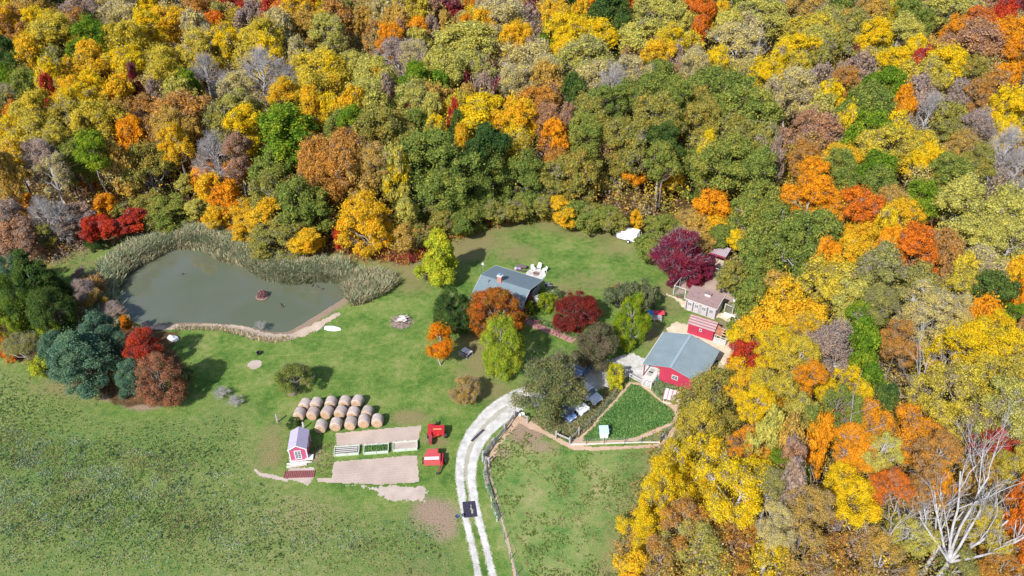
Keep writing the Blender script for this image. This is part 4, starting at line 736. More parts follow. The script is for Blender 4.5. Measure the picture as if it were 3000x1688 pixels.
plant('shrub', at('R5', 960, 690), width('R5', 150, 600), 2.6, 'smoke', 'small purple bush at the left corner of the wire pen', group=YG, lod=2, name='purple_bush', cat='bush')
GR = 'trees of the grove left of the pond'
for i, (x, y, w, h, k, kind, lab) in enumerate([
  (640,1280,430,9.5,'b','pine','wide blue green pine in the middle of the grove'), (770,1090,300,8.5,'b','pine','blue green pine top behind the widest pine of the grove'),
  (470,1200,260,8,'b','pine','lower blue green pine at the left of the widest pine'), (900,1130,200,6,'b','pine','small blue green pine beside the red maple'),
  (440,930,300,8.5,'D','round','dark green dense tree at the pond side of the grove'), (290,690,330,10,'D','conifer','tall dark spruce at the top of the grove'), (400,690,230,8,'D','conifer','darkest spruce, right of the tall one by the small lawn'),
  (210,880,320,10,'grove','round','sunlit green broad tree in the left of the grove'), (130,620,220,7,'b','round','blue green leafy tree at the top left of the grove'), (60,760,200,7,'grove','round','green tree at the left photo border in the grove'),
  (110,960,230,6.5,'yg','round','yellow green tree at the left border of the grove'), (40,1060,110,4,'A','shrub','small orange bush at the left border below the grove'), (100,1100,100,2.6,'a','shrub','low reddish bush at the lower left of the grove'),
  (230,1150,210,6,'M','twiggy','grey twiggy olive tree between yellow bushes in the grove'), (380,1230,200,4.5,'yg','shrub','yellow green bush left of the widest pine'), (400,1010,150,5,'yg','shrub','yellow green bush above the lower blue pine'),
  (1075,1160,250,7.0,'r','open','bright red maple with bare top beside the white boulder'), (1170,1390,330,7.5,'pinkoak','round','pinkish brown oak at the lower right of the grove'), (980,1340,230,6.5,'b','pine','grey green pine left of the pinkish brown oak'),
  (1300,1330,190,4.5,'oakgrey','shrub','dark green shrub right of the pinkish brown oak'), (915,905,85,3.4,'young','young','small orange tree at the pond end of the grove'), (970,905,60,1.6,'yg','shrub','little yellow green shrub beside the small orange tree'),
  (640,720,170,5,'p','twiggy','brown twiggy bush at the left pond shore'), (690,640,150,4,'R','shrub','orange brown bush among the left shore reeds'), (700,740,140,3.5,'B','shrub','ochre bush at the lower left pond shore'),
  (600,560,110,3,'p','shrub','mauve brown shrub between little lawn and reeds'), (830,800,170,2.5,'p','twiggy','low mauve twigs hanging over the pond corner'), (690,310,130,2.2,'D','shrub','low dark shrub at the end of the small lawn')]):
    y2 = y; plant(kind, at('R1', x, y2), width('R1', w, y2), h, k, lab, group=GR, lod=2, wood=bark_pale if kind == 'twiggy' else None)
for x, y, lab in ((1570,1340,'grey leafless brush tangle right of the pinkish oak'), (1670,1400,'smaller grey leafless brush heap farther right')):
    plant('bare', at('R1', x, y+20), 2.4, 1.5, 'T', lab, cat='brush', group='leafless brush on the pasture edge', lod=0, wood=bark_pale, name='leafless_brush')

# ---- reeds, pasture weeds, garden flowers
def blades(name, P, h, wid, lean, seed, key, per=1):
    rng = np.random.default_rng(seed); n = len(P); az = rng.uniform(0, 6.28, n); hh = h*rng.uniform(.6, 1.15, n); b = np.column_stack([P, terrain(P)]); d = np.column_stack([np.cos(az), np.sin(az), np.zeros(n)]); s = np.column_stack([-np.sin(az), np.cos(az), np.zeros(n)])
    l = rng.uniform(.1, 1, n)*lean; m = b+d*(l*.35*hh)[:, None]+np.array([0, 0, 1])*(hh*.6)[:, None]; t = b+d*(l*hh)[:, None]+np.array([0, 0, 1])*(hh*.95)[:, None]; w = s*wid*rng.uniform(.5, 1.2, (n, 1))
    V = np.stack([b-w, b+w, m+w*1.3, m-w*1.3, t+w*.3, t-w*.3], 1).reshape(-1, 3); i = np.arange(n)[:, None]*6
    F = np.vstack([i+[0, 1, 2, 3], i+[3, 2, 4, 5]]); return tag(link(name, mesh_np(name, V, F, MATS['leaves_'+key])), kind='stuff')
leaf_mat('leaves_reed', [(.43,.44,.28), (.31,.37,.22), (.58,.52,.34)]); leaf_mat('leaves_reedtan', [(.52,.44,.27), (.42,.38,.23), (.64,.54,.36)])
def along(line, r, n, seed, closed=False):
    rng = np.random.default_rng(seed); l = np.asarray(line); t = rng.uniform(0, len(l)-1.001, n); i = t.astype(int); f = (t-i)[:, None]; P = l[i]*(1-f)+l[i+1]*f; a = rng.uniform(0, 6.28, n); rr = np.sqrt(rng.random(n))*r
    return P+np.column_stack([np.cos(a)*rr, np.sin(a)*rr])
RL = smooth_curve(gp('X', [(300,900),(292,850),(318,800),(360,755),(425,718),(500,695),(575,685),(640,696),(700,722),(760,762),(810,785),(870,792),(940,785),(990,790)], .8), False)
clp = gp('X', [(985,800),(1040,790),(1100,785),(1150,800),(1165,825),(1130,850),(1060,880),(1025,885),(1015,850)], 1)
blades('reeds', along(RL, 2.5, 21000, 1), 1.8, .075, .95, 2, 'reed'); blades('reeds', along(RL[10:], 2.4, 9000, 3), 1.6, .075, 1.0, 4, 'reedtan')
def inside(poly, n, seed):
    rng = np.random.default_rng(seed); lo, hi = poly.min(0), poly.max(0); P = rng.uniform(lo, hi, (n*3, 2)); return P[sdf_poly(P, poly) < 0][:n]
_q = np.random.default_rng(55).uniform(POND.min(0)-4, POND.max(0)+4, (60000, 2)); _d = sdf_poly(_q, POND); _q = _q[(_d > -.5) & (_d < 2.2) & (sdf_line(_q, RL, np.zeros(len(RL))) < 6)][:7000]
blades('reeds', _q[:4200], 1.5, .07, .95, 57, 'reed'); blades('reeds', _q[4200:], 1.3, .07, 1.0, 58, 'reedtan')
blades('reeds', inside(clp, 3300, 5), 1.4, .07, 1.0, 6, 'reedtan'); blades('reeds', inside(clp, 2000, 15), 1.5, .07, 1.0, 16, 'reed')
blades('shore_grass', along(A('R1', [(1250,872),(1400,872),(1550,880),(1680,905),(1800,945),(1930,965),(2050,950)]),   .7, 900, 7), .6, .04, .7, 8, 'reedtan')
def tufts(name, P, size, key, seed, k=7, leaf=.16):
    rng = np.random.default_rng(seed); idx = np.repeat(np.arange(len(P)), k); s = size*rng.uniform(.4, 1.3, len(P)); d = unit(rng.normal(size=(len(idx), 3))+[0, 0, .6]); c = np.column_stack([P, s*.3])[idx]+d*(s[idx]*.55)[:, None]; c[:, 2] = np.maximum(c[:, 2], .05)
    V, F = leaves_np(c, unit(d+rng.normal(size=c.shape)*.5+[0, 0, .4]), leaf, rng); return tag(link(name, mesh_np(name, V, F, MATS['leaves_'+key])), kind='stuff')
leaf_mat('leaves_weed', [(.21,.30,.12), (.15,.24,.09), (.32,.40,.2)]); leaf_mat('leaves_thistle', [(.34,.44,.34), (.26,.36,.24), (.5,.58,.47)]); leaf_mat('leaves_grassy', [(.22,.32,.08), (.17,.27,.06), (.33,.40,.13)]); leaf_mat('leaves_drygrass', [(.36,.31,.15), (.30,.27,.12), (.46,.39,.22)])
PB = gp('X', [(-200,1060),(0,1070),(180,1130),(330,1235),(620,1200),(745,1230),(745,1400),(1000,1490),(1320,1520),(1345,1700),(-200,1700)])
P0 = inside(PB, 60000, 78); P1 = inside(gp('X', [(0,1250),(350,1300),(700,1390),(1000,1500),(1300,1540),(1345,1700),(0,1700)]), 60000, 79)
def pick(P, s, off, thr, n, seed):
    P = P[sdf_poly(P, PB) < -np.random.default_rng(seed+9).random(len(P))*9]; q = P[(fbm(P+off, s)+np.random.default_rng(seed).normal(size=len(P))*.10) > thr]
    return q[:n]
tufts('pasture_weeds', pick(P0, .35, 0, .50, 6500, 1), .13, 'weed', 9, 4, .12); tufts('pasture_weeds', pick(P1, .55, 0, .60, 4000, 2), .16, 'thistle', 10, 4, .10)
tufts('pasture_weeds', pick(P1, .3, 50, .52, 5000, 3), .12, 'drygrass', 11, 4, .11); tufts('pasture_weeds', pick(P0, .25, 90, .45, 9000, 4), .13, 'grassy', 14, 4, .12)
leaf_mat('leaves_darkweed', [(.11,.19,.085), (.08,.15,.07), (.16,.24,.11)]); tufts('pasture_weeds', pick(P0, .7, 30, .66, 900, 5), .26, 'darkweed', 24, 8, .14)
PR = gp('X', [(1445,1300),(1500,1240),(1640,1330),(1960,1325),(2000,1340),(1930,1480),(1880,1560),(1830,1700),(1560,1700),(1500,1560),(1440,1400)])
P2 = inside(PR, 9000, 80); tufts('meadow_tufts', P2[fbm(P2, .35) > .56][:1700], .2, 'grassy', 12, 7, .13); tufts('meadow_tufts', P2[fbm(P2+20, .5) > .52][:1500], .2, 'drygrass', 13, 5, .11)
RUN = A('R4', [(1810,470),(1900,490),(2000,600),(2160,680),(2260,790),(2230,860),(2040,930),(1840,1010),(1600,1040),(1330,1060),(1300,1030),(1400,930),(1520,790),(1660,640)])
P3 = inside(RUN, 6000, 81); leaf_mat('leaves_lush', [(.17,.35,.10), (.12,.28,.08), (.26,.42,.13)]); tufts('run_grass', P3[:4200], .35, 'lush', 15, 7, .14)
P4 = inside(A('R4', [(720,800),(960,830),(1180,840),(1420,640),(1560,520),(1700,500),(1640,600),(1480,770),(1350,930),(1250,1010),(1150,1070),(1000,1000),(860,930)]), 3500, 82); tufts('fence_weeds', P4[:2000], .4, 'drygrass', 16, 8, .15); tufts('fence_weeds', P4[1500:], .4, 'weed', 17, 8, .15)
P5 = inside(A('R4', [(2000,480),(2090,430),(2300,500),(2440,560),(2330,600),(2200,560),(2160,640),(2060,560)]), 500, 83); tufts('fence_weeds', P5, .45, 'weed', 18, 10, .17)
P6 = inside(A('R2', [(700,780),(900,800),(890,980),(860,1120),(740,1110),(720,960)]), 900, 84); tufts('garden_weeds', P6[:260], .2, 'drygrass', 19, 5, .09)
P7 = inside(A('R3', [(1000,900),(1100,740),(1180,740),(1260,780),(1290,870),(1180,930),(1040,950)]), 260, 85); tufts('garden_plants', P7, .9, 'grove', 20, 22, .2)
P8 = inside(A('R3', [(940,940),(1400,1150),(1390,1110),(1300,1050),(1100,960),(1000,930)]), 300, 86); tufts('garden_plants', P8, .35, 'weed', 21, 12, .14)
plant('shrub', at('R3', 1160, 890), 2.6, 3.4, 'lime', 'bright yellow green shrub in the garden at the right of the house', group='small shrubs by the house', lod=2)
plant('shrub', at('R3', 1230, 800), 1.8, 2.0, 'weed', 'small purple green shrub by the back corner of the house', group='small shrubs by the house', lod=2)
plant('shrub', at('R3', 1020, 900), 1.2, 1.8, 'yg', 'yellow green shrub against the dark front corner wall of the house', group='small shrubs by the house', lod=2)
plant('shrub', at('R3', 1250, 890), 1.8, 2.2, 'M', 'olive garden shrub nearest to the burgundy tree', group='small shrubs by the house', lod=2)
plant('shrub', at('R2', 520, 630), 1.9, 1.0, 'D', 'low dark bush with yellow flowers behind the garden shed', group='small shrubs by the house', lod=2)
# far bank twigs, driftwood
plant('bare', at('R1', 1840, 880), 1.9, 1.3, 'T', 'leafless grey shrub at the pond edge right of the sandy shore', cat='bush', lod=0, wood=bark_pale, name='leafless_shrub', group='small shrubs on the lawn')

# ================================================================== buildings
red = solid('red_paint', (.43,.04,.08), .6, .16, 1.5, stripes=(0, .30, (.34,.03,.065), .14)); redY = solid('red_paint_side', (.43,.04,.08), .6, .16, 1.5, stripes=(1, .30, (.34,.03,.065), .14))
shingle = solid('grey_shingles', (.155,.205,.235), .85, .14, 3.0, stripes=(1, .28, (.13,.175,.205), .16), bump=.02)
metalroof = solid('grey_metal_roof', (.235,.30,.33), .45, .14, .5, stripes=(1, .45, (.20,.262,.295), .1), spec=.5)
wood_dark = solid('dark_wood', (.075,.05,.052), .8, .3, 4, stripes=(2, .22, (.045,.03,.032), .2)); white = solid('white_paint', (.80,.80,.81), .5, .07, 2); offwhite = solid('weathered_white', (.62,.60,.60), .8, .18, 3)
wood_grey = solid('weathered_wood', (.36,.34,.345), .9, .28, 4); wood_pale = solid('pale_wood', (.60,.52,.44), .85, .2, 4); glass = solid('window_glass', (.09,.12,.15), .12, .15, 2, spec=.7)
brick = solid('brick', (.42,.17,.12), .9, .25, 5, stripes=(2, .15, (.55,.45,.4), .2)); black = solid('black_rubber', (.025,.025,.028), .7, .3, 4); darkmetal = solid('dark_metal', (.07,.07,.08), .5, .3, 4, metal=.4)
steel = solid('galvanised_steel', (.45,.46,.48), .45, .15, 3, metal=.5); rust = solid('rusty_metal', (.30,.11,.07), .85, .35, 2.5, col2=(.42,.18,.11)); concrete = solid('concrete', (.66,.63,.59), .9, .12, 2)
def building(name, label, corner, rz, cat='building', group=None): return thing(name, label, cat, (corner[0], corner[1], 0), rz, group)

# --- house: local x along the front eave, y towards the back
HR = math.radians(-28); c = G(*px('R3', 510, 795), 1.7); H = building('house', 'low house with wide slate grey shingled roof and brick chimney', c, HR, 'house')
LX, LY, ze, zb, zr, yr, ov = 8.95, 8.8, 1.7, 2.85, 4.0, 4.0, .40
MB().prism([(ov, 0), (LY-ov, 0), (LY-ov, 2.78), (yr, zr-.2), (ov, 1.74)], ov, LX-ov).build('wall', wood_dark, H)
rf = MB().slab([(0, 0, ze), (LX, 0, ze), (LX, yr, zr), (0, yr, zr)], .16).slab([(0, yr, zr), (LX, yr, zr), (LX, LY, zb), (0, LY, zb)], .16).build('roof', shingle, H)
MB().beam((0, yr, zr+.03), (LX, yr, zr+.03), .28, .06).build('ridge_cap', solid('ridge_dark', (.12,.155,.18), .85, .1), rf)
trim = MB()
for x in (-.03, LX+.03): trim.beam((x, 0, ze-.08), (x, yr, zr-.08), .05, .2).beam((x, yr, zr-.08), (x, LY, zb-.08), .05, .2)
trim.beam((0, -.06, ze-.1), (LX, -.06, ze-.1), .1, .14).beam((0, LY+.06, zb-.1), (LX, LY+.06, zb-.1), .1, .14).build('gutter', solid('pale_trim', (.50,.52,.54), .6, .1), H)
cx, cy = 3.55, yr-.15
ch = MB().box((cx, cy, zr+.2), (.72, .6, 1.5)).build('chimney', brick, H); MB().box((cx, cy, zr+1.0), (.86, .74, .12)).build('chimney_crown', concrete, ch)
cp = MB().box((cx, cy, zr+1.32), (.44, .44, .05))
for a in (-.18, .18):
    for b in (-.18, .18): cp.box((cx+a, cy+b, zr+1.18), (.04, .04, .28))
cp.cyl((cx, cy, zr+1.15), .12, .2, 10).build('chimney_cap', solid('blue_metal', (.16,.26,.42), .5, .1), ch)
MB().cyl((1.75, 3.0, 3.75), .07, .8, 8).cyl((1.75, 3.0, 4.17), .12, .07, 10).build('vent_pipe', steel, H)
def window(parent, c, w, h, axis, frame=None, bars=(1, 1), d=.08, name='window'):
    """axis 'x': wall faces +-x (window in the yz plane); 'y': wall faces +-y"""
    fm = MB(); gl = MB(); x, y, z = c
    S = (lambda a, b: (d, a, b)) if axis == 'x' else (lambda a, b: (a, d, b)); O = (lambda a, b: (x, y+a, z+b)) if axis == 'x' else (lambda a, b: (x+a, y, z+b))
    t = .07
    for sgn in (-1, 1): fm.box(O(sgn*(w/2-t/2), 0), S(t, h)); fm.box(O(0, sgn*(h/2-t/2)), S(w-2*t, t))
    for i in range(bars[0]): fm.box(O(-w/2+w*(i+1)/(bars[0]+1), 0), tuple(v*.8 if j == (0 if axis == 'x' else 1) else v for j, v in enumerate(S(.035, h-2*t))))
    for i in range(bars[1]): fm.box(O(0, -h/2+h*(i+1)/(bars[1]+1)), tuple(v*.7 if j == (0 if axis == 'x' else 1) else v for j, v in enumerate(S(w-2*t, .035))))
    f = fm.build(name, frame or white, parent); gl.box((x, y, z), tuple(v*.4 if j == (0 if axis == 'x' else 1) else v for j, v in enumerate(S(w-t, h-t)))).build('pane', glass, f); return f
xe = LX-ov+.03
for yy, w, h, zz in ((2.3, .9, .8, 1.4), (6.4, 1.3, 1.1, 1.7), (7.8, .7, 1.1, 1.7)): window(H, (xe, yy, zz), w, h, 'x')
dr = MB().box((xe, 5.0, 1.15), (.06, .95, 2.0)).build('door', solid('dark_red_paint', (.25,.04,.07), .6, .2), H); MB().box((xe+.06, 4.65, 1.1), (.06, .05, .12)).build('handle', steel, dr)
for xx in (1.6, 4.2, 6.8): window(H, (xx, ov-.03, 1.0), 1.2, .9, 'y')
for xx in (2, 5.5): window(H, (xx, LY-ov+.03, 1.7), 1.3, 1.0, 'y')
dk = MB().box((LX+.9, 6.9, .45), (1.9, 3.6, .12))
for a in (0, 1.8):
    for b in (5.5, 7.2, 8.9): dk.box((LX+a, b, .22), (.1, .1, .44))
dk = dk.build('deck', solid('deck_boards', (.30,.14,.14), .85, .2), H)
rl = MB()
for b in np.arange(5.45, 9.0, .29): rl.box((LX+1.82, b, .95), (.04, .04, .8))
rl.box((LX+1.82, 7.2, 1.37), (.08, 3.55, .06)); rl.box((LX+.95, 5.45, 1.37), (1.7, .08, .06)); rl.build('railing', white, dk)
tr = thing('garden_trellis', 'white garden trellis leaning at the right side of the house', 'trellis', (*g('R3', 1075, 850)[:2], 0), HR+math.radians(60)); mb = MB()
for i in range(5): mb.box((-.5+i*.25, 0, .95), (.05, .04, 1.9))
for i in range(6): mb.box((0, 0.03, .2+i*.33), (1.1, .03, .05))
mb.build('lattice', white, tr)
def acunit(x, y, lab):
    t = thing('heat_pump', lab, 'heat pump', (*g('R3', x, y)[:2], .51), HR); MB().box((0, 0, .35), (.7, .5, .7)).build('case', offwhite, t, bevel=.03); MB().cyl((0, -.27, .38), .24, .04, 16, 'Y').build('fan_grille', darkmetal, t)
acunit(1165, 715, 'pale box shaped heat pump on the deck at the back right house corner')
gb = thing('grill', 'covered dark grill on the deck near the house corner', 'grill', (*g('R3', 1190, 745)[:2], .51), HR+.3); MB().box((0, 0, .45), (.9, .5, .9)).build('cart', black, gb, bevel=.05); MB().cyl((0, 0, .95), .25, .85, 14, 'X').build('lid', darkmetal, gb)
yl = thing('yard_light', 'pole mounted white yard light behind the left end of the house', 'yard light', (*g('R3', 626, 640)[:2], 0)); MB().cyl((0, 0, 1.6), .04, 3.2, 8).build('pole', steel, yl); MB().cyl((0, 0, 3.3), .22, .12, 12).cyl((0, 0, 3.45), .1, .2, 10).build('lamp_head', white, yl); MB().beam((0, 0, 2.9), (.5, 0, 3.1), .05).build('arm', steel, yl)

# --- fire pit patio
fc = g('R3', 1072, 592); tag(MB().lathe([(0.01, .0), (1.75, .0), (1.72, .06), (.01, .065)], (fc.x, fc.y, 0), 28).build('patio', gravel), kind='structure')
fp = thing('fire_pit', 'round brown fire pit in the middle of the white patio', 'fire pit', (fc.x, fc.y, .067)); MB().lathe([(.42,.0),(.52,.0),(.52,.28),(.42,.28),(.40,.05)], n=18).build('stone_ring', solid('stone_brown', (.33,.22,.17), .9, .35, 6), fp); MB().cyl((0, 0, .06), .38, .04, 14).build('ash_bed', solid('ash', (.12,.11,.11), .95, .3, 8), fp)
def adirondack():
    t = thing('garden_chair', None, None, (0, 0, 0)); MB().box((0, .02, .36), (.52, .5, .04), rx=.12).build('seat', white, t)
    b = MB()
    for i in range(5): b.box((-.22+i*.11, .36, .68), (.09, .03, .75-.05*abs(i-2)), rx=-.32)
    b.build('backrest', white, t)
    for s in (-1, 1):
        MB().box((s*.3, -.2, .28), (.05, .09, .56)).build('leg', white, t); MB().box((s*.3, .24, .22), (.05, .09, .5), rx=.3).build('leg', white, t); MB().box((s*.32, 0, .57), (.12, .62, .03)).build('armrest', white, t)
    return t
proto = adirondack()
for i, (x, y, a, lab) in enumerate(((1048,560,30,'white slatted garden chair at the left of the fire pit patio'), (1100,545,0,'white slatted garden chair behind the fire pit, middle one of three'), (1145,572,-45,'white slatted garden chair at the right rim of the fire pit patio'))):
    o = proto if i == 0 else copy_tree(proto); p = g('R3', x, y); o.location = (p.x, p.y, .02); o.rotation_euler = (0, 0, math.atan2(p.y-fc.y, p.x-fc.x)-math.pi/2); tag(o, lab, 'chair', 'white chairs round the fire pit')
pt = thing('picnic_table', 'dark picnic table with benches behind the house roof', 'picnic table', (*g('R3', 950, 552)[:2], 0), HR+.25)
MB().box((0, 0, .74), (1.7, .75, .05)).build('tabletop', solid('dark_boards', (.16,.12,.14), .8, .3), pt)
for s in (-1, 1): MB().box((0, s*.72, .44), (1.7, .26, .05)).build('bench', MATS['dark_boards'], pt); MB().beam((s*.6, -.6, 0), (s*.6, .3, .74), .07).beam((s*.6, .6, 0), (s*.6, -.3, .74), .07).build('leg', MATS['dark_boards'], pt)
for i, (x, y) in enumerate(((905, 545), (935, 538))):
    q = thing('patio_cover', ['lilac cloth covered round stool left of the picnic table', 'lilac cloth covered round stool touching the picnic table'][i], 'stool', (*g('R3', x, y+10)[:2], 0), .3, 'covered stools'); MB().lathe([(.01, .0), (.36, 0), (.34, .5), (.2, .62), (.01, .66)], n=12).build('cloth_cover', solid('lilac_cloth', (.42,.34,.46), .9, .3, 5), q, smooth=True)

# --- barn
BR = math.radians(-30); c = G(1882, 1066, 2.45); B = building('red_barn', 'large red barn with blue grey metal roof and open left bay', c, BR, 'barn')
BX, BY, ze, zr, xr = 8.8, 8.4, 2.45, 3.65, 4.15; x0 = 2.6
pr = lambda a, b, dz=0: [(a, 0), (b, 0), (b, (ze if b > 8 else np.interp(b, [0, xr, BX], [ze, zr, ze]))-.14+dz), (xr, zr-.14+dz), (a, np.interp(a, [0, xr, BX], [ze, zr, ze])-.14+dz)]
MB().prism(pr(x0, BX-.35), .35, BY-.35, 'Y').build('wall', red, B)
MB().prism([(.15, ze-.2), (x0, np.interp(x0, [0, xr], [ze, zr])-.75), (x0, np.interp(x0, [0, xr], [ze, zr])-.16), (.15, ze-.02)], .33, .45, 'Y').build('gable_board', red, B)
MB().slab([(0, 0, ze), (xr, 0, zr), (xr, BY, zr), (0, BY, ze)], .12).slab([(xr, 0, zr), (BX, 0, ze), (BX, BY, ze), (xr, BY, zr)], .12).build('roof', metalroof, B)
MB().beam((-.03, 0, ze-.06), (-.03, BY, ze-.06), .06, .2).build('fascia', white, B); MB().beam((xr, 0, zr+.03), (xr, BY, zr+.03), .4, .05).build('ridge_cap', solid('pale_ridge', (.29,.37,.41), .5, .1), B)
MB().beam((BX+.05, 0, ze-.1), (BX+.05, BY, ze-.1), .1, .16).build('gutter', darkmetal, B)
for yy in (.4, 2.9, 5.4, 7.9): MB().box((.25, yy, ze/2-.1), (.16, .16, ze-.2)).build('post', solid('maroon_post', (.28,.07,.10), .8, .2), B)
window(B, (4.9, .33, 1.75), .9, .75, 'y', offwhite)
window(B, (BX-.33, 3, 1.4), .9, .7, 'x', offwhite); window(B, (BX-.33, 6, 1.4), .9, .7, 'x', offwhite)
dr = MB().box((x0-.03, 4.2, 1.2), (.06, 2.6, 2.3)).build('sliding_door', solid('barn_door', (.50,.045,.06), .6, .18), B); MB().box((x0-.08, 3.2, 1.3), (.05, .05, .3)).build('handle', darkmetal, dr)
# concrete apron
tag(MB().prism([tuple(p) for p in A('R4', [(1985,262),(2090,300),(2075,410),(2000,470),(1960,395),(1945,330)])], .0, .10, 'Z').build('concrete_apron', concrete), kind='structure')
for i, (x, y) in enumerate(((2030,320),(2005,350))):
    m_ = tag(link('rubber_mat', None), ['grey mat on the concrete apron nearest the barn', 'grey mat on the concrete apron nearest the gate'][i], 'mat', 'mats on the concrete apron'); m_.location = (*g('R4', x, y)[:2], .102); m_.rotation_euler = (0, 0, BR+math.pi/2); MB().box((0, 0, .015), (1.0, .7, .03)).build('mat_sheet', solid('grey_mat', (.38,.38,.38), .9, .2), m_)
for x, y, col, nm, lab in (('F4', (258,1292), (.02,.30,.20), 'bucket', 'green bucket beside the right wall of the barn'), ('F4', (327,1335), (.05,.16,.55), 'bucket', 'blue bucket at the forest side of the barn yard'), ('R4', (2090,412), (.02,.35,.25), 'bucket', 'teal bucket at the front corner of the red barn wall')):
    p = g(x, *y); t = thing(nm, lab, 'bucket', (p.x, p.y, 0), 0, 'buckets around the barn'); MB().lathe([(.01, 0), (.22, 0), (.30, .42), (.27, .42), (.2, .05), (.01, .05)], n=14).build('pail', solid('plastic_%d' % int(col[2]*100+col[0]*7), col, .4, .1), t); MB().tube([(-.28, 0, .42), (-.2, 0, .6), (.2, 0, .6), (.28, 0, .42)], .012, 5).build('handle', steel, t)

# --- chicken coop
CR_ = math.radians(-33.5); c = G(*px('R5', 1080, 825), 2.3); K = building('chicken_coop', 'long chicken coop with brown shingled roof and white framed front windows', c, CR_, 'coop')
KX, KY, ze, zr, yr = 5.5, 3.6, 2.3, 3.15, 2.9; brownroof = solid('brown_shingles', (.255,.175,.165), .9, .18, 2.2, stripes=(1, .25, (.25,.17,.175), .2))
MB().box((KX/2, KY/2, 1.08), (KX-.4, KY-.5, 2.16)).prism([(.25, 2.15), (yr, zr-.2), (KY-.25, 2.4)], .2, KX-.2).build('wall', solid('grey_siding', (.50,.45,.47), .85, .16, 3, stripes=(0, .2, (.36,.32,.34), .14)), K)
MB().slab([(0, 0, ze), (KX, 0, ze), (KX, yr, zr), (0, yr, zr)], .1).slab([(0, yr, zr), (KX, yr, zr), (KX, KY, 2.62), (0, KY, 2.62)], .1).build('roof', brownroof, K)
MB().beam((0, -.03, ze-.05), (KX, -.03, ze-.05), .05, .12).beam((KX+.02, 0, ze-.05), (KX+.02, yr, zr-.05), .05, .12).build('fascia', offwhite, K)
vb = MB().box((3.15, 1.9, 3.05), (.95, .5, .42)).build('roof_vent_box', offwhite, K); MB().box((3.15, 1.9, 3.29), (1.1, .62, .05)).build('lid', brownroof, vb); MB().cyl((2.9, 2.55, 3.3), .06, .5, 8).build('stove_pipe', steel, K)
for xx in (.95, 2.1, 3.35, 4.6): window(K, (xx, .23, 1.35), .72, .75, 'y', offwhite, (1, 2))
for xx in (.42, 1.52, 2.72, 3.95): MB().box((xx, .23, 1.0), (.2, .05, 1.7)).build('corner_board', MATS['dark_boards'], K)
dr = MB().box((2.72, .22, .95), (.55, .05, 1.6)).build('door', wood_grey, K); MB().box((2.5, .17, 1.0), (.05, .05, .12)).build('handle', darkmetal, dr)
# patched dark shingles on the roof: wear of the roof itself
for xx, yy in ((.75, 1.2), (1.2, .9), (1.6, 1.9), (1.9, 1.0), (4.4, .7), (2.6, 2.3)): MB().box((xx, yy, ze+yy*(zr-ze)/yr+.012), (.38, .14, .02), rx=math.atan((zr-ze)/yr)).build('roof_patch', MATS['dark_boards'], K)

# --- red shed with rusty striped roof
SR = math.radians(-29.5); c = G(*px('R5', 1110, 1085), 2.0); S = building('red_shed', 'small red shed with rust and white striped metal roof', c, SR, 'shed')
SX, SY, ze, zr, yr = 4.35, 2.5, 2.0, 2.95, 1.3; striped = solid('rust_striped_roof', (.38,.27,.275), .8, .25, 2.5, stripes=(1, .36, (.25,.115,.125), .45))
MB().box((SX/2, SY/2, .98), (SX-.3, SY-.3, 1.96)).prism([(.15, 1.95), (yr, zr-.16), (SY-.15, 1.95)], .15, SX-.15).build('wall', red, S)
MB().slab([(0, 0, ze), (SX, 0, ze), (SX, yr, zr), (0, yr, zr)], .05).slab([(0, yr, zr), (SX, yr, zr), (SX, SY, ze), (0, SY, ze)], .05).build('roof', striped, S)
rb = MB()
for i in range(22): rb.box((.1+i*.2, yr, zr+.03), (.06, .34, .05))
rb.build('ridge_cap', rust, S); window(S, (2.15, .13, 1.35), .42, .5, 'y', offwhite, (0, 0))
MB().box((.13, .5, .9), (.05, .2, 1.8)).build('corner_board', rust, S)
LT = building('lean_to', 'open timber lean to with rusty roof sheets at the right end of the red shed', (c.x+math.cos(SR)*SX, c.y+math.sin(SR)*SX), SR, 'lean to')
MB().slab([(.06, .05, 1.75), (1.15, -.05, 1.5), (1.15, 1.55, 1.75), (.06, 1.6, 2.25)], .05).build('roof', rust, LT)
fr_ = MB()
for a in (.15, 1.0, 1.9):
    for b in (-.05, 1.5): fr_.box((a, b, .8), (.1, .1, 1.6))
for b in (-.05, .5, 1.0, 1.5): fr_.beam((.06, b, 1.62+b*.25), (2.2, b, 1.35+b*.25), .07)
fr_.build('timber_frame', wood_pale, LT)
bd = MB()
for i in range(4): bd.box((.95, -.12, .2+i*.28), (1.8, .04, .18))
bd.build('board_rail', offwhite, LT)

# --- open shelter with straw floor
c = G(*px('R5', 1320, 345), 2.2); O_ = building('open_shelter', 'open straw floored shelter half hidden behind the purple tree', c, math.radians(-33), 'shelter')
MB().slab([(0, 0, 2.2), (3.3, 0, 2.2), (3.3, 2.4, 2.7), (0, 2.4, 2.7)], .06).build('roof', solid('mauve_roof', (.33,.24,.27), .7, .2, 2, stripes=(0, .3, (.45,.42,.5), .3)), O_)
MB().box((1.65, -.02, 2.05), (3.3, .05, .32)).build('fascia', MATS['dark_red_paint'], O_)
for a in (.1, 1.6, 3.2): MB().box((a, .05, .95), (.09, .09, 1.9)).build('post', MATS['maroon_post'], O_)
MB().box((1.65, 2.35, 1.2), (3.2, .05, 2.4)).box((3.22, 1.2, 1.1), (.05, 2.2, 2.2)).build('wall', MATS['dark_red_paint'], O_)
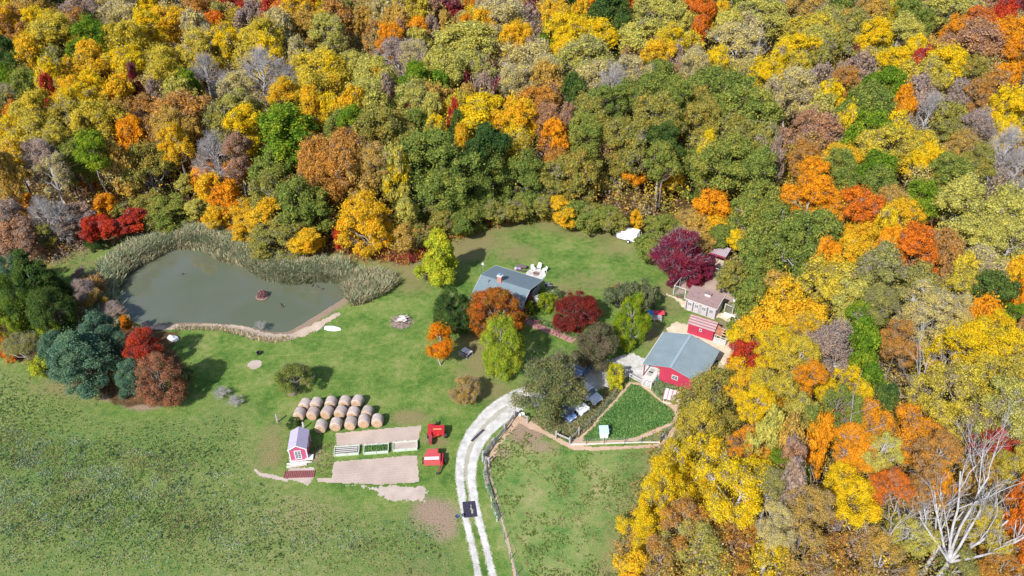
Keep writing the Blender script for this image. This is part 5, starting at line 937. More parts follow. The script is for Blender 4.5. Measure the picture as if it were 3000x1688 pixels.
# --- garden shed
c = G(*px('R2', 455, 872), 2.1); D = building('garden_shed', 'small pink garden shed with lilac roof and white trim by the vegetable plots', c, math.radians(6), 'shed')
GX, GY, ze, zr, xr = 2.45, 3.45, 2.1, 2.85, 1.2; pink = solid('faded_pink_paint', (.46,.085,.17), .7, .14, 1.5, stripes=(0, .2, (.36,.07,.14), .12)); lil = solid('lilac_shingles', (.42,.37,.50), .85, .16, 3, stripes=(1, .2, (.36,.32,.44), .2))
MB().box((GX/2, GY/2, 1.02), (GX-.24, GY-.24, 2.04)).prism([(.12, 2.03), (xr, zr-.1), (GX-.12, 2.03)], .12, GY-.12, 'Y').build('wall', pink, D)
MB().slab([(0, 0, ze), (xr, 0, zr), (xr, GY, zr), (0, GY, ze)], .07).slab([(xr, 0, zr), (GX, 0, ze), (GX, GY, ze), (xr, GY, zr)], .07).build('roof', lil, D)
t_ = MB().beam((0, -.02, ze-.03), (xr, -.02, zr-.03), .04, .12).beam((xr, -.02, zr-.03), (GX, -.02, ze-.03), .04, .12)
for a in (.14, GX-.14): t_.box((a, .10, 1.0), (.1, .06, 2.0))
for b in (.12, GY-.12): t_.box((GX-.10, b, 1.0), (.06, .1, 2.0))
t_.build('trim', white, D)
window(D, (1.2, .10, 1.1), .85, 1.5, 'y', white, (1, 3), name='glazed_door')
window(D, (GX-.11, 1.8, 1.3), .7, .7, 'x', white)
bp_ = thing('board_pile', 'pile of long white boards in front of the pink garden shed', 'board pile', (*g('R2', 580, 975)[:2], 0), math.radians(8)); rr = random.Random(4)
for i in range(11): MB().beam((-1.5+rr.uniform(-.3, .3), -.9+i*.16, .1+.05*(i % 3)), (1.3+rr.uniform(-.5, .4), -.7+i*.15+rr.uniform(-.12, .12), .12+.06*(i % 2)), .13, .05).build('board', offwhite if i % 3 else wood_pale, bp_)
tp = tag(link('metal_sheet', None), 'flat white sheet lying right of the garden shed door', 'sheet'); p = g('R2', 668, 945); tp.location = (p.x, p.y, .3); tp.rotation_euler = (.1, .05, .1); MB().box((0, 0, 0), (.95, .85, .03)).build('sheet_panel', white, tp)
# harrow mat on the small soil patch
hm = thing('iron_harrow', 'rusty red grid harrow lying flat on the small soil patch', 'harrow', (*g('R2', 572, 1096)[:2], .02), math.radians(2)); mb = MB(); mb2 = MB()
for i in range(17): mb.box((-1.9+i*.235, 0, .06), (.09, 1.1, .08))
mb.build('tines', solid('rust_red', (.27,.09,.09), .9, .25, 6), hm)
for j in range(6): mb2.box((0, -.5+j*.2, .03), (3.9, .1, .05))
mb2.build('bars', MATS['rust_red'], hm)

# ================================================================== hay bales
def hay_mats():
    m, nt, out = new_mat('hay_wrap'); b = N(nt, 'ShaderNodeBsdfPrincipled'); nt.links.new(b.outputs[0], out.inputs[0]); b.inputs['Roughness'].default_value = .9; P = N(nt, 'ShaderNodeTexCoord').outputs['Object']
    mp = N(nt, 'ShaderNodeMapping'); mp.inputs['Scale'].default_value = (1.2, 7, 1.2); nt.links.new(P, mp.inputs[0]); oi = N(nt, 'ShaderNodeObjectInfo')
    k = math_n(nt, 'ADD', math_n(nt, 'MULTIPLY', noise(nt, mp.outputs[0], 1.6, 4, .7), .75), math_n(nt, 'MULTIPLY', noise(nt, P, 9, 3, .7), .25)); nt.links.new(ramp(nt, math_n(nt, 'ADD', k, math_n(nt, 'MULTIPLY', oi.outputs['Random'], .08)), [(.35, (.25,.18,.15)), (.52, (.41,.33,.29)), (.68, (.60,.52,.48))]), b.inputs['Base Color'])
    m2, nt, out = new_mat('hay_end'); b = N(nt, 'ShaderNodeBsdfPrincipled'); nt.links.new(b.outputs[0], out.inputs[0]); b.inputs['Roughness'].default_value = .95; P = N(nt, 'ShaderNodeTexCoord').outputs['Object']
    k = math_n(nt, 'ADD', math_n(nt, 'MULTIPLY', noise(nt, P, 3, 4, .7, 2.0), .6), math_n(nt, 'MULTIPLY', noise(nt, P, 14, 2, .7), .4)); nt.links.new(ramp(nt, k, [(.32, (.26,.155,.09)), (.5, (.45,.30,.19)), (.7, (.62,.46,.32))]), b.inputs['Base Color']); return m, m2
hw, he = hay_mats()
def bale(seed):
    r_ = random.Random(seed); t = thing('hay_bale', None, None); n = 26; L = 1.28; mb = MB(); V = []; F = []
    prof = [(.66, 0), (.735, .07), (.755, .25), (.76, .5), (.755, .75), (.735, .93), (.66, 1)]
    for rr_, u in prof:
        for k in range(n):
            a = 2*math.pi*k/n; rad = rr_*(1+.015*math.sin(3*a+seed)+r_.uniform(-.008, .008)); z = rad*math.sin(a); z = max(z, -.66)+.70; V.append((rad*math.cos(a)*(1.03 if z < .6 else 1), -L/2+u*L, z))
    for i in range(len(prof)-1):
        for k in range(n): F.append((i*n+k, (i+1)*n+k, (i+1)*n+(k+1) % n, i*n+(k+1) % n))
    mb.v, mb.f = V, F; mb.build('wrapped_side', hw, t, smooth=True)
    for i, y in ((0, -L/2), (len(prof)-1, L/2)):
        e = MB(); rg = V[i*n:(i+1)*n]; v = list(rg); f = []; ring = [(x*.55, yy+(-.04 if i == 0 else .04), (z-.7)*.55+.7) for x, yy, z in rg]; v += ring+[(0, y+(-.02 if i == 0 else .02), .7)]
        for k in range(n): f += [(k, (k+1) % n, n+(k+1) % n, n+k), (n+k, n+(k+1) % n, 2*n)]
        e.v, e.f = v, f; e.build('end_face', he, t)
    return t
bprot = [bale(i) for i in range(3)]; used = set()
rows = [('back', [(625,430),(730,420),(868,410),(1000,405),(1120,398)]), ('middle', [(572,517),(700,510),(833,500),(960,498),(1080,508),(1213,500)]), ('front', [(775,632),(917,613),(1055,602),(1180,583),(1308,578)])]
ORD = ['leftmost', 'second from the left', 'third from the left', 'fourth from the left', 'fifth from the left', 'rightmost']
k = 0
for rn, ps in rows:
    for i, (x, y) in enumerate(ps):
        bi = k % 3; o = bprot[bi] if bi not in used else copy_tree(bprot[bi]); used.add(bi); p = g('R2', x, y+8, .72); o.location = (p.x, p.y, 0); o.rotation_euler = (0, 0, math.radians(rnd.uniform(-16, -4) if rn != 'front' else rnd.uniform(-8, 10))); o.scale = (1.04, 1.1, 1.05)
        od = 'rightmost' if i == len(ps)-1 else ORD[i]; tag(o, 'round hay bale, %s in the %s row of bales' % (od, rn), 'hay bale', 'round hay bales in three rows'); k += 1

# ================================================================== raised beds, balers
def bed(x, y, lab, rot, fill):
    p = g('R2', x, y); t = thing('raised_bed', lab, 'raised bed', (p.x, p.y, 0), rot, 'raised garden beds between the tilled plots'); w, d, h = 3.25, 1.35, .42; pale = solid('pale_green_wood', (.50,.55,.48), .85, .18, 3)
    for s in (-1, 1): MB().box((0, s*d/2, h/2), (w, .10, h)).build('side_board', pale, t); MB().box((s*(w/2-.05), 0, h/2), (.10, d-.11, h-.004)).build('end_board', pale, t)
    for a in (-1, 0, 1):
        for s in (-1, 1): MB().box((a*(w/2-.1), s*(d/2+.08), .25), (.09, .06, .5)).build('stake', pale, t)
    MB().box((0, 0, .14), (w-.22, d-.12, .24)).build('soil', purple_dirt if fill == 'soil' else solid('dark_soil', (.12,.10,.07), .95, .3, 5), t)
    if fill == 'boards':
        for i in range(3): MB().beam((-1.45, -.35+i*.33, .36), (1.4, -.3+i*.3, .38), .10, .04).build('loose_board', offwhite, t)
    if fill == 'green':
        rng = np.random.default_rng(3); q = rng.uniform([-1.4, -.5, .28], [1.4, .5, .5], (900, 3)); V, F = leaves_np(q, unit(rng.normal(size=q.shape)+[0, 0, .8]), .12, rng); link('vegetables', mesh_np('vegetables', V, F, MATS['leaves_lush']), t)
bed(1020, 880, 'leftmost raised bed with loose white boards lying in it', math.radians(5.5), 'boards'); bed(1297, 864, 'middle raised bed filled with green plants', math.radians(5.5), 'green'); bed(1570, 837, 'rightmost raised bed filled with smooth bare soil', math.radians(6), 'soil')
rp1 = solid('machine_red', (.46,.028,.035), .45, .16, 2); rp2 = solid('machine_faded_red', (.50,.085,.09), .55, .16, 2); tyre = black
def wheel(t, c, r, w, axis='X', hub=None):
    q = MB().cyl(c, r, w, 18, axis).build('wheel', tyre, t); MB().cyl(c, r*.5, w+.03, 12, axis).build('rim', hub or white, q); return q
b1 = thing('hay_baler', 'bright red hay baler with a long chute pointing to the garden side', 'hay baler', (*g('R2', 1860, 735)[:2], 0), math.radians(1), 'hay balers beside the driveway')
MB().box((.15, .1, 1.0), (2.1, 1.15, .95)).build('body', rp1, b1, bevel=.06); MB().box((-.68, .85, .85), (.8, .75, .7)).build('gearbox_housing', rp1, b1, bevel=.05); MB().box((-.75, 0, 1.2), (.55, 1.5, .5)).build('top_hood', rp1, b1, bevel=.04)
MB().box((-.62, -1.15, .75), (.42, 1.6, .5)).build('bale_chute', solid('chute_red', (.30,.05,.06), .7, .25), b1); MB().beam((-.3, -1.0, .9), (.7, -.55, .9), .12).build('brace', rp1, b1); MB().beam((-.35, 1.0, .55), (-.05, 2.0, .5), .14).beam((.1, 1.0, .5), (-.05, 2.0, .5), .08).build('tongue', solid('dull_rust', (.22,.07,.06), .8, .3), b1); MB().box((-.02, 2.05, .5), (.25, .3, .2)).build('hitch', darkmetal, b1)
wheel(b1, (1.28, -.2, .42), .42, .28, 'X', white); wheel(b1, (-1.05, -.25, .38), .38, .24, 'X', white)
MB().box((.25, -.12, 1.49), (1.1, .12, .03)).build('pale_decal', solid('faded_yellow', (.70,.42,.18), .6, .2, 8), b1); MB().prism([(-.14, 0), (.14, 0), (0, .24)], -.02, .02, 'Y').build('warning_triangle', solid('warning_orange', (.85,.25,.03), .5, .1), b1).location = (.35, -.51, .75)
b2 = thing('hay_baler', 'faded red hay baler with a white panel across its flat top', 'hay baler', (*g('R2', 1840, 995)[:2], 0), math.radians(2), 'hay balers beside the driveway')
MB().box((-.15, 0, .85), (2.15, 1.35, .9)).build('body', rp2, b2, bevel=.06); MB().box((-.15, .98, 1.0), (1.5, .6, .95)).build('rear_hood', rp2, b2, bevel=.05); MB().box((-.2, -.22, 1.32), (1.85, .42, .05)).build('white_panel', white, b2); MB().box((-.2, -.22, 1.347), (1.3, .1, .012)).build('panel_stripe', rp2, b2)
MB().box((1.08, .05, .75), (.32, 1.75, .5)).build('drive_guard', rp1, b2, bevel=.03); MB().beam((1.1, -.8, .6), (.55, -2.0, .5), .16).beam((.9, -.7, .6), (.55, -2.0, .5), .08).build('tongue', MATS['dull_rust'], b2); MB().box((.52, -2.05, .48), (.25, .25, .25)).build('hitch', darkmetal, b2)
wheel(b2, (1.36, .1, .40), .40, .22, 'X', white); wheel(b2, (-1.36, .2, .40), .40, .22, 'X', white)

# ================================================================== vehicles under the oak
def car(name, label, px_, rot, L, W, body, kind='suv'):
    t = thing(name, label, 'car', (*g('R4', *px_)[:2], 0), rot, 'vehicles parked under the big oak'); h = W/2
    lowp = [(-L/2, .35), (-L/2+.05, .85), (-L/2+.5, .98), (L*.22, 1.0), (L/2-.25, .86), (L/2, .62), (L/2, .32)]
    MB().prism([(x, z) for x, z in lowp][::-1], -h, h, 'Y').build('body', body, t, bevel=.07)
    if kind == 'suv': top = [(-L/2+.12, .98), (-L/2+.35, 1.62), (L*.06, 1.66), (L*.23, 1.02)]
    elif kind == 'pickup': top = [(-L*.12, .98), (-L*.10, 1.60), (L*.10, 1.62), (L*.24, 1.02)]
    else: top = [(-L*.30, .98), (-L*.16, 1.42), (L*.08, 1.44), (L*.24, 1.0)]
    cb = MB().prism([(x, z) for x, z in top][::-1], -h+.12, h-.12, 'Y').build('cabin', body, t, bevel=.06)
    n = len(top); a, b = Vector((top[2][0], 0, top[2][1])), Vector((top[3][0], 0, top[3][1])); d = b-a; nn = Vector((-d.z, 0, d.x)).normalized()*-1
    if nn.z < 0: nn = -nn
    q = [a+d*.12+nn*.02, a+d*.9+nn*.02]; MB().slab([(q[0].x, -h+.2, q[0].z), (q[1].x, -h+.2, q[1].z), (q[1].x, h-.2, q[1].z), (q[0].x, h-.2, q[0].z)], .015).build('windscreen', glass, cb)
    a, b = top[0], top[1]; MB().beam((a[0]+(b[0]-a[0])*.5-.03, -h+.25, (a[1]+b[1])/2), (a[0]+(b[0]-a[0])*.5-.03, h-.25, (a[1]+b[1])/2), .05, .4).build('rear_window', glass, cb)
    for s in (-1, 1):
        MB().prism([(top[0][0]+.25, 1.08), (top[1][0]+.12, top[1][1]-.12), (top[2][0]-.05, top[2][1]-.12), (top[3][0]-.28, 1.1)][::-1], s*(h-.12)-.012, s*(h-.12)+.012, 'Y').build('side_window', glass, cb)
        for x in (-L*.31, L*.31): wheel(t, (x, s*(h-.08), .34), .34, .22, 'Y', steel)
        MB().box((L/2-.04, s*(h-.28), .72), (.1, .32, .16)).build('headlight', solid('lamp_glass', (.75,.77,.8), .15, .05), t); MB().box((-L/2+.01, s*(h-.2), .8), (.06, .2, .25)).build('tail_light', solid('tail_red', (.5,.02,.02), .3, .1), t); MB().box((L*.16, s*(h+.06), 1.05), (.14, .12, .12)).build('mirror', body, t)
    if kind == 'pickup': MB().box((-L*.31, 0, .96), (L*.34, W-.3, .06)).build('cargo_bed', darkmetal, t)
    MB().box((L/2+.01, 0, .48), (.05, W*.55, .2)).build('grille', darkmetal, t); return t
wcar = solid('white_car_paint', (.72,.76,.82), .25, .05, 1, spec=.6); bcar = solid('blue_car_paint', (.14,.22,.42), .25, .1, 1, spec=.6)
car('suv', 'white suv with dark windscreen, rightmost of the cars beside the oak', (1345, 590), math.radians(-47), 4.3, 1.85, wcar)
car('pickup_truck', 'white pickup truck nose out between suv and small blue car', (1190, 690), math.radians(-45), 4.7, 1.85, wcar, 'pickup')
car('small_car', 'small blue and white car at the lower edge of the oak', (1118, 800), math.radians(-50), 3.0, 1.45, bcar, 'hatch')
car('blue_car', 'blue car mostly hidden in the oak shade near the gravel yard', (1290, 320), math.radians(55), 4.3, 1.8, bcar, 'hatch')
# cargo trailer and mower
TR = thing('cargo_trailer', 'white enclosed cargo trailer at the edge of the woods', 'trailer', (*g('R5', 498, 225)[:2], 0), math.radians(-27)); TL, TW = 3.6, 1.9
MB().prism([(-TL/2, .45), (-TL/2-.28, .8), (-TL/2-.22, 1.6), (-TL/2+.25, 2.15), (TL/2, 2.2), (TL/2, .45)], -TW/2, TW/2, 'Y').build('body', white, TR, bevel=.05); MB().box((.1, 0, 2.22), (TL-.5, TW-.1, .04)).build('roof', white, TR)
for s in (-1, 1): wheel(TR, (.3, s*(TW/2+.06), .36), .36, .2, 'Y', white); MB().box((.3, s*(TW/2+.08), .78), (1.0, .22, .05)).build('fender', steel, TR)
MB().box((TL/2+.55, .1, .9), (.06, TW, 1.75), rz=.35).build('rear_door', white, TR); MB().beam((-TL/2-.2, -.5, .42), (-TL/2-1.1, 0, .42), .08).beam((-TL/2-.2, .5, .42), (-TL/2-1.1, 0, .42), .08).build('hitch_frame', steel, TR); MB().cyl((-TL/2-1.0, 0, .35), .05, .6, 8).build('jack', steel, TR)
MW = thing('riding_mower', 'red riding mower parked behind the white trailer', 'mower', (*g('R5', 625, 262)[:2], 0), math.radians(-20)); MB().box((.35, 0, .62), (.8, .55, .4)).build('bonnet', rp1, MW, bevel=.06); MB().box((-.35, 0, .45), (.8, .7, .2)).build('chassis', rp1, MW); MB().box((-.35, 0, .72), (.42, .42, .12)).box((-.55, 0, .95), (.1, .42, .4)).build('seat', black, MW, bevel=.03); MB().box((0, 0, .25), (.7, 1.1, .16)).build('mowing_deck', rp1, MW); MB().tube([(.05, 0, .8), (-.05, 0, 1.05)], .02, 6).cyl((-.06, 0, 1.07), .17, .03, 14).build('steering_wheel', black, MW)
for x, r in ((-.5, .27), (.6, .2)):
    for s in (-1, 1): wheel(MW, (x, s*.45, r), r, .2, 'Y', white)
wb = thing('wheelbarrow', 'pale wheelbarrow right of the red mower', 'wheelbarrow', (*g('R5', 695, 235)[:2], 0), math.radians(15)); MB().lathe([(.01, .3), (.25, .3), (.5, .6), (.46, .6), (.22, .34), (.01, .34)], n=12).build('tray', offwhite, wb); wheel(wb, (.45, 0, .2), .2, .08, 'Y', steel); MB().beam((.4, -.15, .25), (-.95, -.28, .5), .04).beam((.4, .15, .25), (-.95, .28, .5), .04).build('handles', wood_pale, wb)

# ================================================================== smaller things
hu = thing('rabbit_hutch', 'wire hutch with a blue and red roof beside the round green tree', 'hutch', (*g('R5', 765, 1050)[:2], 0), math.radians(-3)); bl = solid('blue_sheet', (.08,.24,.60), .5, .12); rd = solid('red_sheet', (.62,.05,.08), .5, .12)
MB().slab([(-1.2, -.1, 1.15), (-.15, -.1, 1.15), (-.15, .75, 1.35), (-1.2, .75, 1.35)], .04).build('blue_roof', bl, hu); MB().slab([(-.14, -.1, 1.15), (1.55, -.1, 1.15), (1.55, .75, 1.35), (-.14, .75, 1.35)], .04).build('red_roof', rd, hu)
f_ = MB()
for a in (-1.1, 0, 1.1):
    for b in (-.5, .5): f_.box((a, b, .55), (.07, .07, 1.1))
for z in (.35, 1.08):
    for b in (-.5, .5): f_.box((0, b, z), (2.2, .06, .06))
f_.build('timber_frame', wood_grey, hu); MB().box((0, .05, .7), (2.1, .9, .62)).build('wire_cage', solid('wire_grey', (.42,.42,.45), .8, .25, 9), hu); MB().box((0, 0, .36), (2.2, 1.0, .05)).build('floor', wood_grey, hu)
ca = thing('poultry_pen', 'low wire pen with two white lid panels on the lawn', 'pen', (*g('R3', 478, 1275)[:2], 0), math.radians(-38)); q = MB()
for a in (-.8, 0, .8):
    for b in (-.65, .65): q.box((a, b, .35), (.06, .06, .7))
for z in (.05, .68):
    for b in (-.65, .65): q.box((0, b, z), (1.66, .05, .05))
    for a in (-.8, .8): q.box((a, 0, z), (.05, 1.3, .05))
for a in np.linspace(-.7, .7, 9): q.box((a, -.65, .36), (.012, .012, .6)); q.box((a, .65, .36), (.012, .012, .6))
q.build('wire_frame', wood_grey, ca); MB().box((-.38, .15, .74), (.72, 1.0, .03)).build('lid', white, ca); MB().box((.42, .15, .74), (.72, 1.0, .03)).build('lid', white, ca); MB().box((0, 0, .04), (1.5, 1.2, .03)).build('floor', MATS['dark_boards'], ca)
hh_ = thing('hen_hut', 'small white hen hut with pale blue sloping roof inside the run', 'hen hut', (*g('R4', 1518, 1040)[:2], 0), math.radians(2)); MB().box((0, .45, .6), (1.05, 1.0, 1.2)).build('wall', white, hh_); MB().slab([(-.62, -.15, 1.18), (.62, -.15, 1.18), (.62, 1.1, 1.5), (-.62, 1.1, 1.5)], .05).build('roof', solid('pale_blue_roof', (.42,.62,.70), .5, .08), hh_); MB().box((0, -.06, .55), (.4, .03, .55)).build('door', offwhite, hh_)
sh = thing('loafing_shed', 'little shelter with red and white striped metal roof near the barn', 'shelter', (*g('R4', 2235, 650)[:2], 0), math.radians(-20)); MB().slab([(-1.2, -.8, 1.15), (1.2, -.8, 1.15), (1.2, .9, 1.6), (-1.2, .9, 1.6)], .04).build('roof', solid('red_white_metal', (.62,.64,.70), .5, .1, 2, stripes=(0, .55, (.48,.16,.18), .30)), sh)
for a in (-1.05, 1.05): MB().box((a, -.6, .55), (.09, .09, 1.1)).build('post', wood_pale, sh); MB().box((a, .75, .75), (.09, .09, 1.5)).build('post', wood_pale, sh)
MB().box((0, -.66, .35), (2.1, .05, .3)).build('front_board', wood_pale, sh); MB().box((0, .82, .7), (2.1, .05, 1.4)).build('wall', wood_grey, sh)
# walkway with dark red lamp posts
wk = gp('R3', [(930,955),(1000,990),(1080,1035),(1180,1070),(1290,1110),(1400,1160)]); wv = []; wf = []
for i, p in enumerate(wk):
    d = wk[min(i+1, 5)]-wk[max(i-1, 0)]; d /= np.hypot(*d); n_ = np.array([-d[1], d[0]])*.62; wv += [(p[0]-n_[0], p[1]-n_[1], .10), (p[0]+n_[0], p[1]+n_[1], .10), (p[0]-n_[0], p[1]-n_[1], -.05), (p[0]+n_[0], p[1]+n_[1], -.05)]
for i in range(5): a = i*4; wf += [(a, a+4, a+5, a+1), (a, a+2, a+6, a+4), (a+1, a+5, a+7, a+3)]
w_ = MB(); w_.v, w_.f = wv, wf; tag(w_.build('boardwalk', solid('pink_boards', (.40,.22,.19), .85, .2, 3, stripes=(0, .22, (.30,.16,.14), .15))), kind='structure')
for i in range(4):
    p = wk[1]*(1-i/3.5)+wk[5]*(i/3.5); MB_ = thing('walk_edging', 'dark red board crossing the boardwalk, number %s from the house' % ['one', 'two', 'three', 'four'][i], 'board', (p[0], p[1], .105), math.radians(55), 'boards across the walk'); MB().box((0, 0, .04), (1.3, .09, .08)).build('plank', MATS['dark_red_paint'], MB_)
for i, (x, y, lab) in enumerate(((1075,1040,'dark red garden post with crossbar on the walk nearest the house'), (1258,1122,'dark red garden post with crossbar halfway along the walk'))):
    t = thing('garden_post', lab, 'post', (*g('R3', x, y)[:2], 0), math.radians(-30), 'dark red posts on the walk')
    for s in (-.28, .28): MB().box((s, 0, .65), (.08, .08, 1.3)).build('upright', MATS['dark_red_paint'], t)
    MB().box((0, 0, 1.32), (.8, .12, .08)).build('crossbar', MATS['dark_red_paint'], t); MB().lathe([(.02,.9),(.12,.9),(.10,1.1),(.03,1.16)], n=10).build('bell', darkmetal, t)
# boat, boulders, duck island, tub
bt = thing('rowing_boat', 'upturned white rowing boat on the grass by the pond', 'boat', (*g('X', 976, 964)[:2], 0), math.radians(-10)); V = []; F = []
for i in range(11):
    u = i/10; x = -1.35+2.7*u; w = .55*(math.sin(math.pi*(u*.86+.14))**.6); hgt = .42*(math.sin(math.pi*(u*.8+.12))**.5)
    for k in range(9): a = math.pi*k/8; V.append((x, w*math.cos(a), max(0, hgt*math.sin(a)**.7)))
for i in range(10):
    for k in range(8): F.append((i*9+k, i*9+k+1, (i+1)*9+k+1, (i+1)*9+k))
m_ = MB(); m_.v, m_.f = V, F; m_.build('hull', white, bt, smooth=True); MB().beam((-1.3, 0, .40), (1.2, 0, .43), .05, .05).build('keel', offwhite, bt)
def rock(name, lab, loc, s, seed, mat, flat=1.0, grp=None, cat='boulder'):
    import bmesh
    r_ = random.Random(seed); bm = bmesh.new(); bmesh.ops.create_icosphere(bm, subdivisions=2, radius=1)
    for v in bm.verts: n_ = 1+.28*math.sin(v.co.x*3.1+seed)*math.cos(v.co.y*2.7+seed*2)+r_.uniform(-.07, .07); v.co = Vector((v.co.x*s[0]*n_, v.co.y*s[1]*n_, max(-.25, v.co.z*n_)*s[2]))
    me = bpy.data.meshes.new(name); bm.to_mesh(me); bm.free(); me.materials.append(mat); o = link(name, me); o.location = loc; return tag(o, lab, cat, grp)
stone = solid('pale_stone', (.60,.60,.64), .9, .22, 2); rock('boulder', 'large white boulder on the grass right of the red maple', (*g('R1', 1228, 955)[:2], .1), (.95,.6,.65), 3, stone); rock('boulder', 'smaller grey boulder behind the red maple by the grove', (*g('R1', 935, 932)[:2], .1), (.6,.4,.4), 7, stone)
ip = g('R1', 1858, 650, -.5); ii = thing('nesting_island', 'round brushy nesting island floating in the pond', 'nesting island', (ip.x, ip.y, -.5)); MB().lathe([(.01,-.1),(1.0,-.1),(1.12,.06),(1.0,.16),(.01,.2)], n=18).build('raft', solid('raft_brown', (.24,.15,.13), .9, .3, 4), ii)
rng = np.random.default_rng(8); q = unit(rng.normal(size=(1500, 3)))*rng.uniform(.3, 1, (1500, 1))*[.95, .9, 1.15]; q[:, 2] = np.abs(q[:, 2])+.15; V, F = leaves_np(q, unit(q+rng.normal(size=q.shape)*.6), .16, rng); leaf_mat('leaves_nest', [(.40,.22,.22), (.28,.16,.16), (.58,.40,.38)]); link('brush_mound', mesh_np('brush_mound', V, F, MATS['leaves_nest']), ii)
def duck():
    t = thing('duck', None, None); b = MB(); b.lathe([(.01,-.05),(.10,-.04),(.14,.03),(.11,.10),(.02,.13)], n=10); o = b.build('body', solid('duck_brown', (.10,.08,.07), .8, .3, 9), t, smooth=True); o.scale = (1.7, 1, 1)
    MB().tube([(.16, 0, .08), (.22, 0, .18), (.27, 0, .22)], [.05, .04, .055], 8).build('head', solid('duck_green', (.05,.09,.06), .6, .2), t, smooth=True); MB().box((.35, 0, .21), (.08, .04, .025)).build('bill', solid('bill_yellow', (.5,.35,.05), .6, .1), t); return t
dp_ = duck(); DK = 'ducks on the pond'
for i, (r, x, y, lab) in enumerate((('R1', 1288, 493, 'lone duck near the middle of the pond'), ('X', 915, 838, 'topmost of the ducks in the right pond arm'), ('X', 930, 842, 'duck just right of the topmost duck in the right pond arm'), ('X', 945, 848, 'rightmost duck in the right pond arm'), ('X', 822, 893, 'duck right of the island, upper one of two'), ('X', 826, 900, 'duck right of the island, lower one of two'))):
    o = dp_ if i == 0 else copy_tree(dp_); p = g(r, x, y, -.5); o.location = (p.x, p.y, -.46); o.rotation_euler = (0, 0, i*1.3); s = 1.3; o.scale = (s, s, s); tag(o, lab, 'duck', DK)
tb = thing('stock_tub', 'small black tub on the lawn above the bare dirt circle', 'tub', (*g('R1', 1835, 1055)[:2], 0)); MB().lathe([(.01,0),(.34,0),(.40,.35),(.36,.35),(.30,.05),(.01,.05)], n=16).build('basin', black, tb)
# brush pile with boards
bpile = thing('brush_pile', 'big heap of cut branches and boards on the lawn', 'brush pile', (*g('X', 1176, 945)[:2], 0)); rr = random.Random(9); mb = MB(); mb2 = MB()
for i in range(260):
    a = rr.uniform(0, 6.28); r = rr.random()**.6*1.7; z = max(.05, (1.9-r)*.45*rr.random()); d = rr.uniform(0, 6.28); L = rr.uniform(.5, 1.5); x, y = r*math.cos(a), r*math.sin(a); mb.tube([(x-math.cos(d)*L/2, y-math.sin(d)*L/2, max(.03, z-.15)), (x, y, z+.1), (x+math.cos(d)*L/2, y+math.sin(d)*L/2, max(.03, z+rr.uniform(-.1, .3)))], [.035, .03, .015], 4, False)
mb.build('branches', solid('cut_branches', (.34,.25,.22), .9, .3, 6), bpile)
for i, (x, y, a, w, l) in enumerate(((.1, -.1, .5, .5, 1.3), (.45, .3, .3, .14, 1.6), (.3, .55, .7, .12, 1.5), (-.2, -.5, .1, .14, 1.5), (.6, -.2, .9, .5, .7), (.0, .7, .2, .3, .8))): MB().box((x, y, .85-.2*abs(x)-.1*i*.3), (l, w, .05), rz=a, rx=.12).build('board', offwhite if i % 2 == 0 else wood_pale, bpile)
# rubber mats of the driveway
bm_ = tag(link('cattle_mat', None), 'square worn black mat across both tracks of the driveway', 'mat'); c4_ = gp('R6', [(458,805),(570,795),(592,932),(475,944)]); cc_ = c4_.mean(0); bm_.location = (*cc_, .02)
hole = [(-.05,.9),(.12,.75),(.1,.3),(.3,-.1),(.28,-.6),(.05,-.75),(-.2,-.7),(-.12,-.2),(-.22,.2),(-.1,.5)]
def matquad():
    n = 46; V = []; F = []; idx = {}
    a, b, c, d = [p-cc_ for p in (c4_[3], c4_[2], c4_[1], c4_[0])]
    for j in range(n+1):
        for i in range(n+1): u, v = i/n, j/n; p = (a*(1-u)+b*u)*(1-v)+(d*(1-u)+c*u)*v; V.append((p[0], p[1], .012))
    H_ = np.array([(.62+x*.42, .47+y*.36) for x, y in hole])
    for j in range(n):
        for i in range(n):
            P = np.array([[(i+.5)/n, (j+.5)/n]]); 
            if sdf_poly(P, H_)[0]+(fbm(P+3, 9)[0]-.5)*.10 > 0: F.append((j*(n+1)+i, j*(n+1)+i+1, (j+1)*(n+1)+i+1, (j+1)*(n+1)+i))
    return V, F
m_ = MB(); m_.v, m_.f = matquad(); m_.build('rubber_sheet', solid('black_mat', (.04,.035,.06), .85, .45, 3), bm_)
a, b = g('R4', 115, 1062), g('R4', 245, 940); pk_ = tag(link('dark_plank', None), 'long dark plank lying between the driveway tracks', 'plank'); pk_.location = (a+b)/2; pk_.rotation_euler = (0, 0, math.atan2(b.y-a.y, b.x-a.x)); MB().box((0, 0, .05), ((b-a).length, .34, .07)).build('board', solid('dark_plank_wood', (.06,.05,.075), .85, .35, 3), pk_)
dsh = thing('reflector_post', 'small dark dish on a stake left of the driveway mat', 'dish', (*g('R6', 420, 975)[:2], 0)); MB().cyl((0, 0, .45), .03, .9, 6).build('stake', darkmetal, dsh); MB().lathe([(.01,.9),(.28,1.02),(.26,1.06),(.01,.95)], n=14).build('dish', solid('navy', (.05,.07,.16), .5, .2), dsh)

